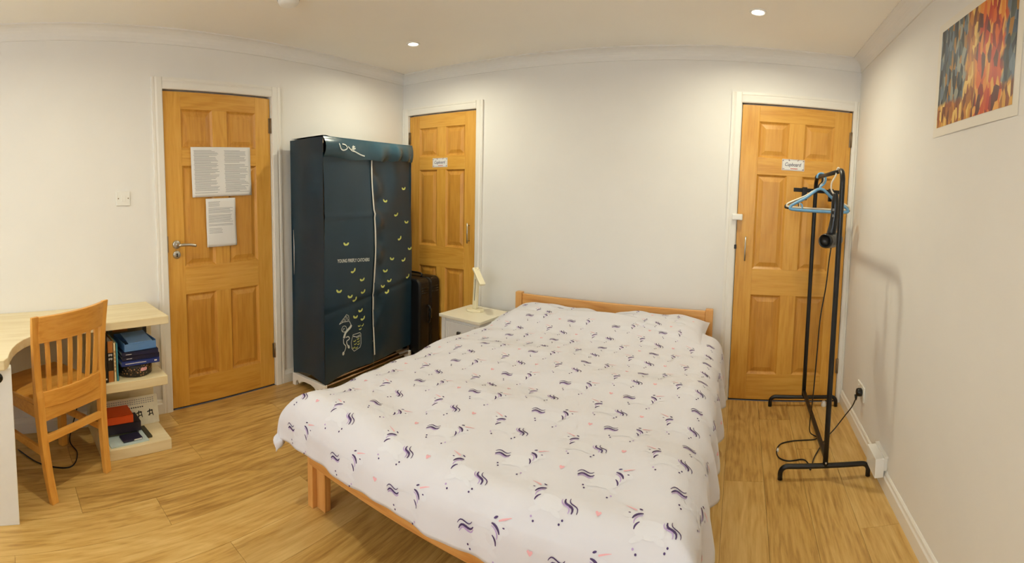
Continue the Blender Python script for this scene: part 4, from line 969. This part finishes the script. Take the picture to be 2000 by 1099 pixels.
so = thing('wall_socket', 'white wall socket with black plug beside the clothes rack', 'socket', (XR, 2.645, 0.275), -PI/2)
MB().box((-0.073, -0.010, -0.043), (0.073, 0, 0.043)).build('plate', M_WHITEP, so, 0.003)
for x in (-0.036, 0.036): MB().box((x-0.006, -0.0125, 0.022), (x+0.006, -0.009, 0.034)).build('rocker', M_WHITEP, so, 0.001)
bx2 = thing('junction_box', 'white surface box fixed over the skirting board', 'box', (XR, 2.185, 0.062), -PI/2)
MB().box((-0.075, -0.062, 0), (0.075, -0.0165, 0.095)).build('cover', M_WHITEP, bx2, 0.003)
MB().box((-0.070, -0.0165, 0.029), (0.070, 0, 0.095)).build('back_box', M_WHITEP, bx2, 0.002)
MB().box((-0.079, -0.020, 0.095), (0.079, 0, 0.103)).build('lid_edge', M_WHITEP, bx2, 0.001)

# ------------------------------------------------------------------ clothes rack
RX = 0.478; RY0, RY1 = 2.245, 3.075; RT = 1.525
rk = thing('clothes_rack', 'black metal clothes rail on two bent-tube feet', 'clothes rack', (RX, RY0, 0), 0)
ry = RY1-RY0
tp = [(0, 0, 0.06)] + [(0, 0, 0.06+(RT-0.06-0.06)*k/6) for k in range(1, 7)]
for k in range(1, 7): a = PI/2*k/6; tp.append((0, 0.06*(1-math.cos(a)), RT-0.06+0.06*math.sin(a)))
tp_b = [(0, ry-y, z) for _, y, z in tp][::-1]
MB().tube(tp, 0.0135, 12).build('post', M_BLACK, rk); MB().tube(tp_b, 0.0135, 12).build('post', M_BLACK, rk)
MB().tube([(0, 0.06, RT), (0, ry-0.06, RT)], 0.0115, 12).build('hanging_rail', M_BLACK, rk)
for y in (0, ry):
    dy_ = -0.02 if y == 0 else 0.0
    Pf = [(-0.222, y, 0.0), (-0.222, y, 0.03)] + [(-0.222+0.035*(1-math.cos(t)), y, 0.03+0.035*math.sin(t)) for t in np.linspace(0.2, PI/2, 6)] + [(0, y, 0.065)] + [(0.222-0.035*(1-math.cos(t)), y, 0.03+0.035*math.sin(t)) for t in np.linspace(PI/2, 0.2, 6)] + [(0.222, y, 0.03), (0.222, y, 0.0)]
    MB().tube(Pf, 0.0125, 12).build('foot', M_BLACK, rk)
MB().box((-0.010, 0.0, 0.095), (0.010, ry, 0.117)).build('lower_bar', M_BLACK, rk, 0.002)
for y in (0.0,): MB().lathe([(0.005, 0.0), (0.005, -0.004), (0.0001, -0.005)], (0.0, -0.0135, 0.085), 'y', 10, cap=False).build('bolt', M_STEEL, rk)
def hook_path(r):
    # hangs on a rail of radius 0.0115 centred at the local origin: starts at stem below, curls over the top
    top = 0.0115+0.004; k = (0.0115+r+0.0008)/top
    P = [(0.006, 0, -0.046), (0.018, 0, -0.034), (0.0235, 0, -0.018), (0.0215, 0, 0.0), (0.0125, 0, 0.0125), (0, 0, top), (-0.0125, 0, 0.0125), (-0.0195, 0, 0.002), (-0.0205, 0, -0.010)]
    return smooth_path([(0, 0, -0.078), (0, 0, -0.064)]+[(x*k, 0, z*k) for x, _, z in P], 4)
def hanger(label, y, rz, col, hookcol, w_=0.385, hgt=0.115, r=0.006, lowbar=True, notches=True, grp='clothes hangers on the rack'):
    t = thing('clothes_hanger', label, 'hanger', (RX, y, RT), rz, grp)
    MB().tube(hook_path(r*0.72), r*0.72, 8).build('hook', hookcol, t)
    zt = -0.075
    P = [(-w_/2, 0, zt-hgt+0.014)] ; h = w_/2
    loop = smooth_path([(0, 0, zt), (-h*0.45, 0, zt-hgt*0.42), (-h*0.93, 0, zt-hgt*0.80), (-h, 0, zt-hgt*0.93), (-h*0.95, 0, zt-hgt), (-h*0.5, 0, zt-hgt*1.03), (h*0.5, 0, zt-hgt*1.03), (h*0.95, 0, zt-hgt), (h, 0, zt-hgt*0.93), (h*0.93, 0, zt-hgt*0.80), (h*0.45, 0, zt-hgt*0.42)], 4, closed=True)
    if not lowbar:
        loop = smooth_path([(-h, 0, zt-hgt), (-h*0.93, 0, zt-hgt*0.85), (-h*0.45, 0, zt-hgt*0.42), (0, 0, zt), (h*0.45, 0, zt-hgt*0.42), (h*0.93, 0, zt-hgt*0.85), (h, 0, zt-hgt)], 4)
        MB().tube(loop, r, 8).build('frame', col, t)
    else: MB().tube(loop, r, 8, closed=True).build('frame', col, t)
    if notches:
        for sx in (-1, 1): MB().tube(smooth_path([(sx*h*0.60, 0, zt-hgt*0.98), (sx*h*0.60, 0, zt-hgt*0.80), (sx*h*0.66, 0, zt-hgt*0.72)], 4), r*0.6, 6).build('strap_hook', col, t)
    return t
M_BLUEP = mat('hanger_blue_plastic', srgb(112, 164, 206), 0.35); M_WHP2 = mat('hanger_cream_plastic', srgb(234, 224, 204), 0.35)
hanger('pale blue plastic hanger in front of the other hangers on the rack', 2.88, math.radians(4), M_BLUEP, M_BLUEP, 0.365, 0.135, 0.0092)
hanger('cream plastic hanger just behind the blue hanger on the rack', 2.915, math.radians(3), M_WHP2, M_WHP2, 0.40, 0.12, 0.0055)
hanger('thin black hanger hanging just behind the cream hanger', 2.95, math.radians(2), M_BLACKP, M_BLACKP, 0.41, 0.13, 0.0055)
ck = thing('trouser_hanger', 'black bar hanger with two clips near the rack back post', 'hanger', (RX, 2.985, RT), math.radians(2), 'clothes hangers on the rack')
MB().tube(hook_path(0.0035), 0.0035, 8).build('hook', M_BLACKP, ck)
MB().box((-0.155, -0.006, -0.100), (0.155, 0.006, -0.075)).build('bar', M_BLACKP, ck, 0.003)
for x in (-0.085, 0.085): MB().box((x-0.016, -0.011, -0.150), (x+0.016, 0.011, -0.068)).build('clip', M_BLACKP, ck, 0.003)
# hair dryer hanging head down from the rail near the front post
hdx, hdy = RX-0.004, 2.375
hr = thing('hair_dryer', 'black hair dryer hung head down from the rack by a white loop', 'hair dryer', (hdx, hdy, 0), math.radians(-30))
lp_ = smooth_path([(0.004, 0, 1.400), (-0.022, 0, 1.425), (-0.026, 0, 1.465), (-0.006, 0, 1.505), (0.004, 0.0, 1.5445), (0.026, 0, 1.515), (0.022, 0, 1.465)], 5)
MB().tube(lp_, 0.0045, 8).build('hanging_loop', M_WHP2, hr)
hpth = [(0, 0, 1.415), (0, 0, 1.37), (0, 0, 1.31), (-0.004, -0.002, 1.25), (-0.010, -0.006, 1.205)]
MB().tube(smooth_path(hpth, 5), [0.012+0.008*min(1, i/5) + (0.005*max(0, i-12)/8) for i in range(21)], 14).build('handle', M_BLACKP, hr)
# barrel lies level, nozzle towards the viewer
br = MB().lathe([(0.0001, 0.105), (0.030, 0.102), (0.036, 0.085), (0.040, 0.03), (0.040, -0.02), (0.036, -0.075), (0.034, -0.095), (0.030, -0.098), (0.030, -0.075), (0.0001, -0.072)], (-0.010, 0, 1.175), 'y', 24, cap=False).build('barrel', M_BLACKP, hr)
MB().lathe([(0.0365, -0.062), (0.0375, -0.070), (0.0360, -0.078)], (-0.010, 0, 1.175), 'y', 24, cap=False).build('nozzle_ring', mat('dark_chrome', srgb(70, 68, 70), 0.25, 0.8), br)
for z in (1.30, 1.33): MB().box((-0.006, -0.0215, z-0.007), (0.006, -0.015, z+0.007)).build('switch', mat('dryer_switch_grey', srgb(130, 130, 134), 0.4), hr, 0.002)
# its cord: down behind the rack, loop on the floor, up to the plug
cp = [(0.471, 2.40, 1.132), (0.474, 2.45, 1.05), (0.470, 2.47, 0.92), (0.455, 2.50, 0.74), (0.452, 2.52, 0.53), (0.452, 2.56, 0.30), (0.453, 2.62, 0.12), (0.460, 2.645, 0.04), (0.492, 2.662, 0.008), (0.512, 2.655, 0.0045), (0.484, 2.625, 0.0045), (0.420, 2.618, 0.0045), (0.358, 2.61, 0.0045), (0.291, 2.58, 0.0045), (0.26, 2.514, 0.0045), (0.265, 2.436, 0.0045), (0.314, 2.402, 0.0045), (0.386, 2.416, 0.0045), (0.412, 2.385, 0.0045), (0.417, 2.318, 0.0045), (0.432, 2.36, 0.0045), (0.462, 2.449, 0.0045), (0.549, 2.622, 0.0045), (0.62, 2.70, 0.03), (0.672, 2.70, 0.10), (0.700, 2.635, 0.19), (0.712, 2.608, 0.250)]
cord = thing('power_cord', 'black hair dryer cord looped on the floor by the rack', 'cord', (0.45, 2.5, 0))
MB().tube([p-Vector((0.45, 2.5, 0)) for p in smooth_path(cp, 7)], 0.0034, 8).build('cable', M_BLACKP, cord)
pl_ = MB().lathe([(0.010, 0), (0.021, 0.004), (0.024, 0.016), (0.024, 0.030), (0.020, 0.034)], (0.7105-0.45, 2.609-2.5, 0.283), 'x', 18).build('plug', M_BLACKP, cord)
MB().tube([(0.712-0.45, 2.609-2.5, 0.268), (0.712-0.45, 2.608-2.5, 0.238)], [0.010, 0.005], 10).build('cord_grip', M_BLACKP, pl_)
MB().tube([(-0.183, 0.02, 0.0055), (-0.188, -0.005, 0.0055)], 0.0062, 8).build('cable_tie', M_WHITEP, cord)
ds = thing('door_stop', 'small white door stop on the floor by the cupboard door', 'door stop', (0.62, 3.085, 0))
MB().lathe([(0.018, 0), (0.018, 0.012), (0.013, 0.030), (0.010, 0.034), (0.0001, 0.035)], seg=16, cap=False).build('buffer', M_WHITEP, ds)
